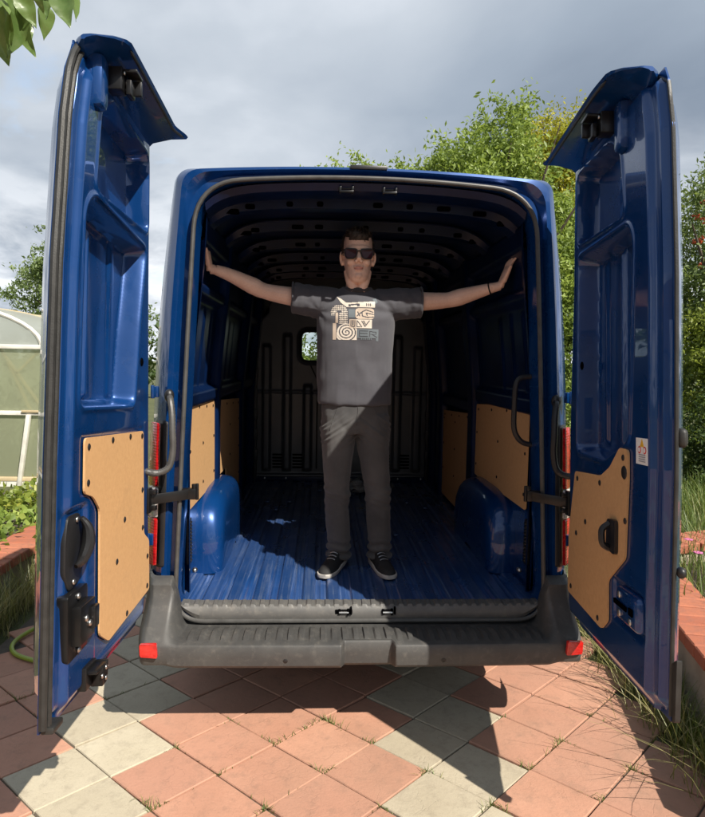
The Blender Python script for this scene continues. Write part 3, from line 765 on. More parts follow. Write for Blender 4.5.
    for (a, b) in cfg['rivets']:
        c = D(a, b, .0095); u_ = (D(a+.01, b, .0095)-c).normalized(); v_ = (D(a, b+.01, .0095)-c).normalized(); w_ = u_.cross(v_)
        mesh('rivet', *ell(c, (.0115, .0115, .004), Matrix((u_, v_, w_)).transposed(), 10, 6), M['black'], bd)
    # free-edge rubber
    zs = np.linspace(.54, cfg['top']-.055, 60)
    for off, rad, mt, nn in cfg['edge_rubber']:
        P = [D(float(xf(z))+off, z, nn) for z in zs]; P.append(D(float(xf(2.55))+off+.05, cfg['top'], nn))
        mesh('edge_seal', *tube(P, rad, 8, flat=.8), M[mt], door)
    # inner perimeter seal groove along the hinge side
    return door, xf, xh
def on_door(D, x, z, n):
    c = D(x, z, n); a = (D(x+.01, z, n)-c).normalized(); b = (D(x, z+.01, n)-c).normalized(); w = (D(x, z, n+.01)-c).normalized()
    return c, Matrix((a, b, w)).transposed()
def dbox(D, x, z, n, sx, sz, sn):
    c, m3 = on_door(D, x, z, n); return box(c, (sx, sz, sn), m3)
def dell(D, x, z, n, r):
    c, m3 = on_door(D, x, z, n); return ell(c, r, m3, 12, 8)
DL = Door(-1, .985, .965, -.03, .06, 90.3); DR = Door(1, .965, .925, -.03, .06, 84.3)
cfgL = dict(top=2.612, free=[-.015, -.015, -.012, .005, .05, .085, .14], hinge=[.975, .968, .923, .884, .858],
    recess=[([(.218, 2.18), (.800, 2.195), (.785, 2.505), (.335, 2.520), (.255, 2.45)], .085, .010, .04),
            ([(.115, 1.475), (.665, 1.475), (.715, 1.80), (.785, 2.115), (.20, 2.150), (.135, 2.09)], .082, .024, .04),
            ([(.03, .87), (.21, .87), (.21, 1.17), (.05, 1.17)], .018, .02, .03),
            ([(.285, .60), (.92, .60), (.92, .90), (.84, .95), (.80, 1.385), (.13, 1.385), (.13, 1.19), (.21, 1.185), (.275, 1.13)], .004, .01, .02)],
    ribs=[(.33, 1.49, 2.11, .012, .020), (.60, 1.49, 2.11, .030, .010)],
    board=[(.145, 1.375), (.777, 1.365), (.815, .93), (.895, .885), (.912, .665), (.40, .635), (.308, .69), (.288, 1.125), (.225, 1.178), (.148, 1.200)],
    rivets=[(.175, 1.345), (.40, 1.352), (.60, 1.352), (.755, 1.345), (.175, 1.23), (.775, 1.12), (.55, 1.04), (.79, .96), (.87, .82), (.875, .69), (.60, .665), (.47, .90)],
    edge_rubber=[(-.004, .012, 'rubber', -.036), (.022, .009, 'rubber', -.030)])
cfgR = dict(top=2.548, free=[-.02, -.025, -.065, -.07, -.05, -.02, .03], hinge=[.915, .905, .872, .813, .785],
    recess=[([(.205, 2.15), (.705, 2.175), (.695, 2.465), (.325, 2.450), (.235, 2.37)], .085, .010, .04),
            ([(.17, 1.38), (.40, 1.29), (.725, 1.30), (.71, 1.8), (.70, 2.115), (.17, 2.105), (.13, 2.05)], .082, .024, .04),
            ([(.05, .72), (.33, .72), (.33, .88), (.05, .88)], .012, .02, .03)],
    ribs=[(.40, 1.33, 2.10, .012, .020), (.60, 1.33, 2.10, .030, .012)],
    board=[(.735, 1.213), (.426, 1.228), (.330, 1.270), (.235, 1.348), (.160, 1.345), (.160, 1.248), (.191, .970), (.355, .850), (.357, .699), (.425, .646), (.850, .665), (.83, .93)],
    rivets=[(.70, 1.185), (.43, 1.20), (.20, 1.315), (.185, 1.10), (.72, .95), (.60, 1.02), (.80, .70), (.46, .675)],
    edge_rubber=[(.004, .007, 'rubber', -.050)])
doorL, xfL, xhL = build_door(-1, DL, cfgL, 'sunlit rear door with a full hardboard cover, black lock plates and a rubber edge')
doorR, xfR, xhR = build_door(1, DR, cfgR, 'shaded rear door with a warning sticker and a pull handle in its hardboard cover')
def upper_latch(D, door, x, z):
    b = mesh('latch_housing', *dbox(D, x-.05, z-.03, .0, .07, .17, .06), M['paint'], door, bevel=.02)
    mesh('upper_latch', *cat(dbox(D, x, z, .045, .055, .075, .05), dbox(D, x+.02, z+.028, .085, .07, .012, .06), dbox(D, x+.02, z-.02, .085, .05, .05, .018), dbox(D, x+.045, z-.005, .09, .014, .05, .05)), M['dark_metal'], door, bevel=.004)
    for a, b_ in ((.012, .0), (.012, -.024), (-.012, .02)): mesh('latch_screw', *dell(D, x+a, z+b_, .074, (.007, .007, .004)), M['metal'], door)
upper_latch(DL, doorL, .26, 2.545); upper_latch(DR, doorR, .25, 2.478)
# left door hardware
hp = mesh('release_plate', *prism(round_poly([(.075, 1.14), (.165, 1.14), (.205, 1.08), (.205, .97), (.17, .915), (.09, .905), (.06, .96), (.06, 1.07)], .02, 3), lambda a, b, n_: DL(a, b, n_), -.03, -.012), M['black'], doorL, bevel=.003)
c0 = [DL(.15, 1.125, .0), DL(.16, 1.09, .016), DL(.155, 1.04, .020), DL(.13, .995, .012), DL(.11, .98, .0)]
mesh('release_lever', *tube(smooth_path(c0, 5), [.012+.024*math.sin(math.pi*min(1, k/20)) for k in range(21)], 10, flat=.55), M['black'], doorL)
for a, b in ((.14, 1.12), (.12, .93)): mesh('plate_screw', *dell(DL, a, b, -.009, (.010, .010, .005)), M['metal'], doorL)
mesh('lock_plate', *cat(prism(round_poly([(.045, .905), (.205, .905), (.215, .70), (.055, .695)], .015, 3), lambda a, b, n_: DL(a, b, n_), -.035, .003), dbox(DL, .14, .80, .010, .12, .12, .04), dbox(DL, .185, .80, .02, .04, .07, .045)), M['dark_metal'], doorL, bevel=.005)
for a, b in ((.12, .885), (.13, .715), (.12, .815), (.15, .79)): mesh('plate_screw', *dell(DL, a, b, .006 if b in (.885, .715) else .032, (.011, .011, .007)), M['metal'], doorL)
mesh('bottom_latch', *cat(dbox(DL, .22, .595, .0, .09, .075, .03), dbox(DL, .245, .585, .03, .04, .07, .04), dbox(DL, .215, .615, .03, .07, .014, .035), dbox(DL, .272, .595, .03, .010, .055, .04)), M['dark_metal'], doorL, bevel=.004)
for a, b in ((.215, .59), (.25, .57), (.25, .605)): mesh('latch_screw', *dell(DL, a, b, .052, (.008, .008, .004)), M['metal'], doorL)
mesh('corner_cap', *dbox(DL, .03, .528, -.03, .07, .022, .04), M['rubber'], doorL, bevel=.006)
for (a, b) in ((.758, 1.65), (.30, .565)): mesh('drain_plug', *dell(DL, a, b, .001, (.018, .018, .005)), M['hole'], doorL)
# right door hardware
mesh('pull_handle', *cat(prism(round_poly([(.245, 1.09), (.325, 1.085), (.335, .975), (.25, .965)], .02, 3), lambda a, b, n_: DR(a, b, n_), .008, .022), tube(smooth_path([DR(.30, 1.07, .02), DR(.30, 1.05, .045), DR(.295, 1.02, .05), DR(.295, .995, .045), DR(.30, .98, .02)], 4), .012, 8)), M['black'], doorR, bevel=0)
mesh('lock_recess', *cat(dbox(DR, .155, .81, -.005, .19, .12, .055)), M['paint'], doorR, bevel=.022, seg=3)
mesh('lock_slot', *cat(dbox(DR, .19, .812, .024, .11, .016, .008), dbox(DR, .10, .815, .024, .03, .024, .008)), M['hole'], doorR)
for a, b in ((.20, .845), (.20, .782), (.11, .78)): mesh('lock_screw', *dell(DR, a, b, .024, (.012, .012, .005)), M['metal'], doorR)
mesh('drain_plug', *dell(DR, .66, 1.66, .001, (.018, .018, .005)), M['hole'], doorR)
mesh('board_plug', *dell(DR, .192, 1.265, .009, (.024, .024, .005)), M['black'], doorR)
mesh('corner_guard', *prism(round_poly([(-.045, .53), (.0, .515), (-.02, .70), (-.06, .73)], .01, 3), lambda a, b, n_: DR(a, b, n_), -.066, -.050), M['rubber'], doorR)
mesh('bump_stop', *dell(DR, -.045, .99, -.07, (.018, .018, .014)), M['black'], doorR)
mesh('outer_handle', *cat(dbox(DR, -.045, 1.40, -.068, .06, .06, .03)), M['rubber'], doorR, bevel=.02, seg=3)
# sticker on the right door edge
def stk(poly, n0): return prism(poly, lambda a, b, n_: DR(a, b, n_), n0-.0006, n0)
nS = -.029
def sfn(a, b, n_): return DR(a+.022, b, .0015+n_)
st = mesh('warning_sticker', *prism([(.0, 1.305), (.085, 1.305), (.085, 1.39), (.0, 1.39)], sfn, -.002, .0012), M['white_paint'], doorR, smooth=False)
def disc2(cx, cz, r, n=16): return [(cx+r*math.cos(2*math.pi*k/n), cz+r*math.sin(2*math.pi*k/n)) for k in range(n)]
mesh('warning_triangle', *prism([(.022, 1.362), (.052, 1.362), (.037, 1.388)], sfn, .0012, .0022), M['yellow_paint'], st, smooth=False)
for cx in (.017, .057): mesh('prohibition_mark', *prism(disc2(cx, 1.352, .012), sfn, .0012, .0022), M['red_paint'], st, smooth=False); mesh('mark_centre', *prism(disc2(cx, 1.352, .008), sfn, .0022, .003), M['white_paint'], st, smooth=False)
for kz in range(4): mesh('text_line', *prism([(.012, 1.335-kz*.007), (.062, 1.335-kz*.007), (.062, 1.338-kz*.007), (.012, 1.338-kz*.007)], sfn, .0012, .0022), M['grey_print'], st, smooth=False)
# check straps and hinges
for s, D, door in ((-1, DL, doorL), (1, DR, doorR)):
    p = D(.905 if s < 0 else .86, 1.055, -.01); q = Vector((s*.765, .035, 1.068))
    mesh('check_strap', *cat(bar(p+Vector((s*.0, 0, 0)), q, .008, .046), box(p, (.03, .05, .07)), tube([q+Vector((0, 0, -.03)), q+Vector((0, 0, .045))], .009, 8)), M['dark_metal'], van, bevel=.0025)
    mesh('strap_bracket', *cat(box(q+Vector((s*.04, -.01, 0)), (.08, .03, .05)), tube([q+Vector((s*.01, -.01, .02)), q+Vector((s*.01, -.01, .045))], .012, 10)), M['dark_metal'], van, bevel=.003)
    mesh('strap_mount', *cat(dbox(D, .90 if s < 0 else .855, 1.055, .0, .05, .11, .02), dbox(D, .91 if s < 0 else .865, 1.09, .018, .03, .02, .03), dbox(D, .91 if s < 0 else .865, 1.02, .018, .03, .02, .03)), M['dark_metal'], van, bevel=.003)
    for z in (.86, 1.53):
        b = Vector((s*(cornerx(z)+.05), .0+ly(z), z))
        mesh('hinge', *cat(box(b, (.025, .03, .05)), tube([b+Vector((s*.012, -.012, -.03)), b+Vector((s*.012, -.012, .03))], .009, 10)), M['paint'], van, bevel=.003)

# ================================================================== PERSON
person = tag(empty('person', (0, 0, 0)), 'person in a printed dark T-shirt and sunglasses with arms stretched to the van walls', 'person')
def skin_mat():
    b = NB('skin'); v = b.co()
    c = b.mix(b.ramp(b.noise(18, 5, vec=v), [(0.3, 0), (0.7, 1)]), (0.74, 0.49, 0.375), (0.82, 0.57, 0.45))
    c = b.mix(b.ramp(b.noise(160, 3, vec=v), [(0.45, 0), (0.7, 0.25)]), c, (0.60, 0.30, 0.23))
    b.set(Base_Color=c, Roughness=0.5, Subsurface_Weight=0.12, Subsurface_Radius=(0.8, 0.3, 0.15))
    b.b.inputs['Subsurface Scale'].default_value = 0.01
    b.b.inputs['Subsurface Radius'].default_value = (1.0, 0.35, 0.2)
    b.bump(b.noise(300, 3, vec=v), 0.12, 0.002); return b.m
def skin_fix():
    b = NB('skin'); v = b.co()
    c = b.mix(b.ramp(b.noise(18, 5, vec=v), [(0.3, 0), (0.7, 1)]), (0.74, 0.49, 0.375), (0.82, 0.57, 0.45))
    c = b.mix(b.ramp(b.noise(160, 3, vec=v), [(0.45, 0), (0.7, 0.25)]), c, (0.60, 0.30, 0.23))
    b.set(Base_Color=c, Roughness=0.5); b.bump(b.noise(300, 3, vec=v), 0.12, 0.002); return b.m
M['skin'] = skin_fix()
M['lips'] = simple('lips', (0.52, 0.24, 0.19), 0.45, var=0.1)
M['stubble'] = simple('shaved_skin', (0.70, 0.46, 0.355), 0.55, var=0.12, vscale=60, bump=0.2, bscale=500)
M['hair'] = simple('dark_hair', (0.022, 0.016, 0.012), 0.55, var=0.5, vscale=60, bump=0.4, bscale=250)
def cloth(name, c0, c1, scale=500, fold=9, worn=None):
    b = NB(name); v = b.co()
    c = b.mix(b.ramp(b.noise(fold, 6, 0.6, vec=v), [(0.35, 0), (0.7, 1)]), c0, c1)
    if worn: c = b.mix(b.ramp(b.noise(4, 4, vec=v), [(0.45, 0), (0.7, 0.6)]), c, worn)
    c = b.mix(b.ramp(b.noise(scale, 2, vec=v), [(0.4, 0.25), (0.6, 0)]), c, [x*.6 for x in c0])
    b.set(Base_Color=c, Roughness=0.9); b.b.inputs['Sheen Weight'].default_value = 0.15
    b.bump(b.noise(scale, 2, vec=v), 0.25, 0.0015); return b.m
M['shirt'] = cloth('charcoal_cotton', (0.058, 0.058, 0.069), (0.074, 0.074, 0.086), 600, 10)
M['collar'] = cloth('black_cotton', (0.03, 0.03, 0.036), (0.042, 0.042, 0.048), 600, 10)
M['jeans'] = cloth('grey_denim', (0.046, 0.046, 0.048), (0.072, 0.071, 0.072), 700, 7, worn=(0.105, 0.102, 0.100))
M['print_cream'] = simple('cream_ink', (0.58, 0.52, 0.45), 0.8, var=0.06)
M['print_tan'] = simple('tan_ink', (0.44, 0.36, 0.29), 0.8, var=0.06)
M['print_teal'] = simple('teal_ink', (0.11, 0.13, 0.145), 0.8, var=0.06)
M['shoe'] = simple('black_mesh_shoe', (0.012, 0.012, 0.013), 0.75, var=0.35, vscale=30, bump=0.5, bscale=500)
M['sole'] = simple('white_sole', (0.42, 0.40, 0.37), 0.7, var=0.2, vscale=25)
M['lens'] = simple('dark_red_lens', (0.035, 0.006, 0.010), 0.1, Specular_IOR_Level=0.25)

PX = -.02
def limb(P, Rd, seg=14, up=(0, 0, 1), n=4, flat=1.0):
    sp = smooth_path(P, n); N = len(P)
    rs = []
    for i in range(len(sp)):
        t = i/n; a = min(int(t), N-2); rs.append(Rd[a]+(Rd[a+1]-Rd[a])*(t-a) if i < len(sp)-1 else Rd[-1])
    return tube(sp, rs, seg, up=up, flat=flat)
def hand(side, wrist, palm_c, up_dir, wall_x_):
    """palm against a wall at x = wall_x_, fingers up; side = direction of the wall"""
    up_ = Vector(up_dir).normalized(); nrm = Vector((side, 0, 0)); nrm = (nrm-up_*nrm.dot(up_)).normalized()
    wid = up_.cross(nrm).normalized()                                  # across the palm
    if wid.y > 0: wid = -wid                                          # towards the camera: thumb side
    c = Vector(palm_c); ps = []
    rings = []
    for t, w, th in ((-.062, .024, .019), (-.045, .031, .018), (-.02, .040, .0165), (.012, .043, .0145), (.036, .042, .012), (.048, .036, .008)):
        rings.append([c+up_*t+wid*w*math.cos(a)+nrm*th*math.sin(a) for a in [2*math.pi*k/14 for k in range(14)]])
    ps.append(loft(rings, cap0=True, cap1=True))
    ps.append(limb([wrist, c-up_*.055], [.026, .023]))
    for k, (o, L, sp_) in enumerate(((.034, .070, .30), (.012, .080, .10), (-.011, .075, -.12), (-.032, .058, -.34))):
        b0 = c+up_*.036+wid*o; d = (up_+wid*sp_).normalized()
        p1 = b0+d*L*.48+nrm*.001; p2 = p1+d*L*.30+nrm*.004; p3 = p2+d*L*.24+nrm*.006
        ps.append(limb([b0-d*.01, p1, p2, p3], [.0092, .0086, .0078, .0062], 10, n=3))
    t0 = c-up_*.03+wid*.030; td = (wid*.62+up_*.75-nrm*.10).normalized()
    ps.append(limb([t0, t0+td*.035, t0+td*.065+up_*.006, t0+td*.088+up_*.014], [.0155, .012, .0105, .0075], 10, n=3))
    return ps
P3 = lambda x, y, z: Vector((PX+x, y, z))
def hsec(z, w, yf, yb, p=2.3, n=28):
    cy = (yf+yb)/2; d = (yb-yf)/2
    return [P3(w*math.copysign(abs(math.cos(t))**(2/p), math.cos(t)), cy+d*math.copysign(abs(math.sin(t))**(2/p), math.sin(t)), z) for t in [2*math.pi*k/n for k in range(n)]]
parts = [loft([hsec(*q) for q in ((2.088, .020, .432, .47), (2.096, .036, .418, .50), (2.110, .052, .411, .53), (2.130, .060, .409, .56), (2.155, .066, .411, .585), (2.185, .070, .412, .602), (2.215, .072, .413, .612), (2.245, .075, .414, .618), (2.275, .0765, .413, .620), (2.305, .0755, .418, .617), (2.332, .069, .433, .602), (2.352, .055, .455, .578), (2.366, .026, .49, .54))], cap0=True, cap1=True),
         ell(P3(-.038, .432, 2.195), (.025, .022, .026)), ell(P3(.038, .432, 2.195), (.025, .022, .026)),
         ell(P3(0, .428, 2.262), (.056, .024, .020)), 
         limb([P3(0, .418, 2.25), P3(0, .400, 2.222), P3(0, .386, 2.198)], [.009, .0115, .0135], 10), ell(P3(-.013, .403, 2.192), (.010, .011, .009)), ell(P3(.013, .403, 2.192), (.010, .011, .009)),
         ell(P3(0, .409, 2.164), (.026, .009, .006)), ell(P3(0, .410, 2.150), (.022, .009, .0065)), ell(P3(0, .413, 2.120), (.020, .010, .012)),
         limb([P3(0, .535, 2.19), P3(0, .535, 2.11), P3(0, .545, 2.04)], [.056, .056, .066]), limb([P3(-.045, .49, 2.155), P3(-.035, .475, 2.10), P3(-.015, .47, 2.05)], [.03, .028, .025]), limb([P3(.045, .49, 2.155), P3(.035, .475, 2.10), P3(.015, .47, 2.05)], [.03, .028, .025])]
for s in (-1, 1):
    e3 = Matrix.Rotation(s*R(18), 3, 'Z') @ Matrix.Rotation(R(8), 3, 'X')
    parts += [ell(P3(s*.086, .512, 2.222), (.0085, .022, .036), e3), ell(P3(s*.081, .502, 2.196), (.009, .012, .016))]
# trunk and legs under the clothes keep the body one surface
def sect(cx, cy, z, w, d, n=24, p=2.4):
    return [Vector((cx+w*math.copysign(abs(math.cos(t))**(2/p), math.cos(t)), cy+d*math.copysign(abs(math.sin(t))**(2/p), math.sin(t)), z)) for t in [2*math.pi*k/n for k in range(n)]]
parts.append(loft([sect(PX, .545, z, w, d) for z, w, d in ((1.32, .15, .09), (1.45, .16, .10), (1.65, .165, .10), (1.85, .185, .105), (1.98, .175, .09), (2.03, .12, .075), (2.06, .07, .06))], cap0=True, cap1=True))
for hx, kx, ax in ((-.10, -.103, -.088), (.072, .115, .128)):
    parts.append(limb([(hx, .55, 1.36), (kx-.0, .545, .94), (ax, .575, .62)], [.08, .052, .038]))
arm_l = [(-.16, .545, 2.005), (-.22, .54, 2.012), (-.36, .54, 2.020), (-.505, .55, 2.045), (-.575, .54, 2.073), (-.68, .505, 2.118), (-.757, .475, 2.142)]
arm_r = [(.12, .545, 2.005), (.18, .54, 2.012), (.33, .54, 2.010), (.465, .55, 2.020), (.535, .54, 2.037), (.635, .505, 2.066), (.695, .475, 2.083)]
rad = [.062, .060, .050, .0415, .0455, .0345, .0260]
WLX, WRX = -wall_x(2.2), wall_x(2.2)
parts += [limb(arm_l, rad, 16), limb(arm_r, rad, 16)]
parts += hand(-1, Vector(arm_l[-1]), (-.790, .462, 2.195), (-.10, -.12, 1), WLX)
parts += hand(1, Vector(arm_r[-1]), (.752, .462, 2.145), (.34, -.10, 1), WRX)
me = remesh(parts, .0034, 3, .5)
for mt in (M['skin'], M['lips'], M['stubble']): me.materials.append(mt)
cen = np.empty(len(me.polygons)*3, np.float32); me.polygons.foreach_get('center', cen); cen = cen.reshape(-1, 3)
mi = np.zeros(len(cen), np.int32); lx = cen[:, 0]-PX
jaw = (cen[:, 2] < 2.19-.25*np.abs(lx)) & (cen[:, 2] > 2.10) & (cen[:, 1] < .50) & (np.abs(lx) < .1); mi[jaw] = 2
lips = (np.abs(lx) < .024) & (np.abs(cen[:, 2]-2.157) < .0105-.009*(lx/.024)**2) & (cen[:, 1] < .425); mi[lips] = 1
me.polygons.foreach_set('material_index', mi)
link('body', me, None, person)
# hair: cap plus tufts
hp_ = [ell(P3(0, .522, 2.285), (.084, .108, .098)), ell(P3(0, .470, 2.325), (.070, .066, .036)), ell(P3(-.015, .458, 2.338), (.052, .052, .028))]
V, F = cat(*hp_)
hm = remesh(hp_, .005, 3, .5); hv = verts_np(hm)
# trim the cap to a hairline: push what would cover the face inside the head
lx = hv[:, 0]-PX; face = (hv[:, 1] < .475-.0*lx) & (hv[:, 2] < 2.300+np.array([.005*noise.noise(Vector((float(x_)*45, 0, .3)))+.004*noise.noise(Vector((float(x_)*160, 0, .3))) for x_ in lx]))
low = hv[:, 2] < 2.20+.35*np.clip(.56-hv[:, 1], 0, .1)
side_ = (np.abs(lx) > .05) & (hv[:, 1] < .492) & (hv[:, 2] < 2.33)
kill = face | low | side_
c0 = np.array([PX, .515, 2.262]); hv[kill] = c0+(hv[kill]-c0)*.80
nn = norms_np(hm)
for i in range(len(hv)):
    if not kill[i]: hv[i] += nn[i]*(.0028*noise.noise(Vector((hv[i]*60).tolist()))+.002)
setverts(hm, hv); hm.materials.append(M['hair']); hair = link('hair', hm, None, person)
tv, tf = [], []
ok_idx = np.where(~kill)[0]
for i in RNG.choice(ok_idx, 1500):
    p = hv[i]; n_ = nn[i]
    fl = np.array([.25*RNG.normal(), -.5+.3*RNG.normal(), .55+.35*RNG.normal()])*(1 if p[2] > 2.30 else .25)+np.array([0, 0, -.5 if p[2] < 2.30 else 0])
    d = n_*.55+fl; d /= np.linalg.norm(d)+1e-9; L = RNG.uniform(.008, .016) if p[2] > 2.31 else RNG.uniform(.007, .013)
    a = np.cross(d, RNG.normal(size=3)); a /= np.linalg.norm(a)+1e-9; w = .0022; k = len(tv)
    tv += [p-n_*.002+a*w, p-n_*.002-a*w, p+d*L]; tf.append((k, k+1, k+2))
np_mesh('hair_tuft', np.array(tv), np.array(tf), M['hair'], hair)['kind'] = 'stuff'
# sunglasses
def curve_front(x): return .397+2.6*x*x
gl = []
for s in (-1, 1):
    pl = round_poly([(s*.009, 2.250), (s*.070, 2.256), (s*.073, 2.236), (s*.064, 2.206), (s*.026, 2.203), (s*.012, 2.220)], .010, 3)
    fn = lambda a, b, n_: P3(a, curve_front(a)+n_, b)
    gl.append((pl, fn))
gf = mesh('sunglasses', *cat(*[tube([fn(a, b, -.002) for a, b in pl], .0038, 6, closed=True) for pl, fn in gl], tube([P3(-.012, .393, 2.241), P3(0, .391, 2.243), P3(.012, .393, 2.241)], .0035, 6), *[tube([P3(s*.072, curve_front(.072)-.004, 2.249), P3(s*.080, .430, 2.249), P3(s*.083, .47, 2.243), P3(s*.085, .51, 2.240)], .0038, 6) for s in (-1, 1)]), M['black'], person)
for pl, fn in gl: mesh('lens', *prism(pl, fn, -.0035, -.001), M['lens'], gf, smooth=False)

# T-shirt
sh = [loft([sect(PX-.003+ox, .545, z, w, d, 32, 2.5) for z, w, d, ox in ((1.452, .196, .122, 0), (1.47, .199, .126, 0), (1.56, .199, .124, 0), (1.68, .200, .126, 0), (1.80, .207, .132, 0), (1.90, .210, .132, 0), (1.97, .200, .118, 0), (2.02, .165, .098, 0), (2.052, .115, .084, 0), (2.070, .078, .074, 0))], cap0=True, cap1=True),
      limb([(-.13, .545, 1.985), (-.22, .543, 1.992), (-.30, .54, 2.006), (-.358, .54, 2.014)], [.085, .088, .081, .083], 20),
      limb([(.09, .545, 1.985), (.18, .543, 1.990), (.26, .54, 1.998), (.323, .54, 2.003)], [.085, .088, .081, .083], 20)]
sm = remesh(sh, .0055, 10, .5); sv = verts_np(sm); sn = norms_np(sm)
disp = np.empty(len(sv), np.float32)
for i in range(len(sv)):
    x, y, z = sv[i]; x -= PX
    q = 0.0
    # drag folds from the raised arms and soft vertical folds lower down
    arm = min(1, max(0, (z-1.70)/.3))
    sg = 1 if x > 0 else -1
    rx_, rz_ = x-sg*.20, z-1.945; rr2 = math.hypot(rx_, rz_)+1e-4; th_ = math.atan2(rz_, -sg*rx_)
    wob = noise.noise(Vector((x*6, y*3, z*6)))
    q += .0062*math.exp(-rr2/.22)*min(1, rr2/.09)*math.sin(th_*(6.0 if sg > 0 else 7.3)+wob*5.0+sg)*(.6+.8*noise.noise(Vector((x*9, z*9, 4.2))))
    q += .012*(1-arm)*noise.noise(Vector((x*13+wob, y*5, z*2.0)))*min(1, (1.80-z)/.12 if z < 1.80 else 0)
    q += .0030*noise.noise(Vector((x*10+5, y*8, z*16)))
    if z < 1.56: q += .007*(1.56-z)/.1*noise.noise(Vector((x*14, y*8, 3.3)))
    if abs(x) > .23: q += .004*noise.noise(Vector((x*40, y*22, z*22)))
    disp[i] = q
sv = sv+sn*disp[:, None]; setverts(sm, sv); sm.materials.append(M['shirt']); sm.materials.append(M['collar'])
cen = np.empty(len(sm.polygons)*3, np.float32); sm.polygons.foreach_get('center', cen); cen = cen.reshape(-1, 3)
shirt = link('t_shirt', sm, None, person)
cp = [Vector((PX+.074*math.cos(t), .535+.078*math.sin(t), 2.066-.014*math.cos(t+math.pi/2)**1*(-1 if math.sin(t) < 0 else .3)*(-1))) for t in [2*math.pi*k/32 for k in range(32)]]
cp = [Vector((PX+.073*math.cos(t), .530+.080*math.sin(t), 2.066+(.012*math.sin(t))) ) for t in [2*math.pi*k/32 for k in range(32)]]
mesh('collar', *tube(cp, .0095, 8, closed=True, flat=1.2), M['collar'], shirt)
for pth in ([(-.3585, .54, 2.014), (-.364, .54, 2.015)], [(.3235, .54, 2.003), (.329, .54, 2.003)]):
    c = Vector(pth[0]); ring_ = [c+Vector((0, .080*math.cos(t), .080*math.sin(t))) for t in [2*math.pi*k/28 for k in range(28)]]
    mesh('sleeve_hem', *tube(ring_, .005, 6, closed=True), M['shirt'], shirt)
# chest print, laid on the cloth cell by cell
bv = BVHTree.FromPolygons([tuple(v) for v in sv], [tuple(p.vertices) for p in sm.polygons])
def inpoly(u_, v_, poly):
    c = False; n_ = len(poly)
    for i in range(n_):
        x0, y0 = poly[i-1]; x1, y1 = poly[i]
        if (y0 > v_) != (y1 > v_) and u_ < (x1-x0)*(v_-y0)/(y1-y0)+x0: c = not c
    return c
def seg_d(u_, v_, a, b):
    ex, ey = b[0]-a[0], b[1]-a[1]; t = max(0, min(1, ((u_-a[0])*ex+(v_-a[1])*ey)/(ex*ex+ey*ey))); return math.hypot(u_-a[0]-ex*t, v_-a[1]-ey*t)
def print_col(u_, v_):
    """0 none, 1 cream, 2 tan, 3 teal; units of the drawing"""
    if inpoly(u_, v_, [(108, 0), (150, 22), (200, 62), (470, 42), (470, 104), (205, 106), (150, 62)]):
        if inpoly(u_, v_, [(222, 76), (325, 66), (325, 96), (300, 96), (300, 82), (240, 90), (240, 100), (222, 100)]): return 0
        if 385 < u_ < 440 and 62 < v_ < 92 and (int((u_-385)/9) % 2 == 0 or 74 < v_ < 80): return 0
        return 1
    if inpoly(u_, v_, [(445, 20), (480, 10), (495, 50), (470, 70)]): return 3
    # chequered arch
    r_ = math.hypot(u_-135, v_-160); 
    if (v_ < 160 and r_ < 78 and not (r_ < 26)) or (v_ >= 160 and 133 < u_ < 214 and v_ < 270) or (v_ >= 160 and 58 < u_ < 92 and v_ < 190):
        return 1 if (int((u_+v_*.9)/17)+int((u_-v_*.9+900)/17)) % 2 else 2 if False else (1 if (int((u_+v_*.9)/17)+int((u_-v_*.9+900)/17)) % 2 else 0)
    if 100 < u_ < 124 and 160 < v_ < 262: return 2
    if 76 < u_ < 108 and 262 < v_ < 424: return 2
    if 218 < u_ < 282 and 122 < v_ < 210: return 3
    # wave block with rounded ends
    if 285 < u_ < 462 and 110 < v_ < 222 and ((u_-373)/90)**4+((v_-166)/56)**4 < 1:
        for a, b in (((300, 190), (345, 150)), ((345, 150), (385, 130)), ((385, 130), (450, 150)), ((345, 150), (350, 190)), ((350, 190), (395, 202)), ((395, 202), (455, 198)), ((385, 160), (455, 172)), ((385, 160), (395, 185)), ((305, 150), (325, 190))):
            if seg_d(u_, v_, a, b) < 5: return 0
        return 2
    if 228 < u_ < 440 and 224 < v_ < 310:
        for a, b in (((245, 236), (245, 290)), ((245, 290), (270, 298)), ((270, 298), (280, 290)), ((280, 290), (280, 236)), ((262, 236), (262, 280)), ((300, 236), (300, 296)), ((300, 296), (330, 296)), ((305, 240), (345, 296)), ((345, 240), (375, 292)), ((375, 292), (415, 236)), ((362, 240), (378, 268))):
            if seg_d(u_, v_, a, b) < 4.5: return 0
        return 1 if u_ > 290 else 2
    # spiral
    r_ = math.hypot((u_-205)/1.08, v_-350); th = math.atan2(v_-350, u_-205)
    if 112 < u_ < 300 and 265 < v_ < 424 and (r_ < 84 or (u_ > 205 and v_ > 312) or (v_ > 350 and u_ < 205 and r_ < 100)):
        if r_ < 84: return 1 if ((r_/27.0-th/(2*math.pi)) % 1.0) < .62 else 0
        return 1
    if 303 < u_ < 506 and 316 < v_ < 432:
        if v_ > 402: return 3 if (u_ > 480 or (336 < u_ < 450 and int(u_/9) % 2 == 0 and v_ < 420)) else 0
        for a, b in (((325, 335), (400, 335)), ((325, 360), (395, 360)), ((325, 388), (400, 388)), ((325, 335), (325, 388)), ((420, 390), (420, 340)), ((420, 340), (480, 345)), ((480, 345), (480, 366)), ((425, 366), (480, 366)), ((440, 366), (490, 396))):
            if seg_d(u_, v_, a, b) < 4: return 0
        return 3
    return 0
X0, Z0, KX, KZ = -.1895, 2.0166, .000554, .000528
pv, pf, pi = [], [], []; cell = 4.0; cache = {}
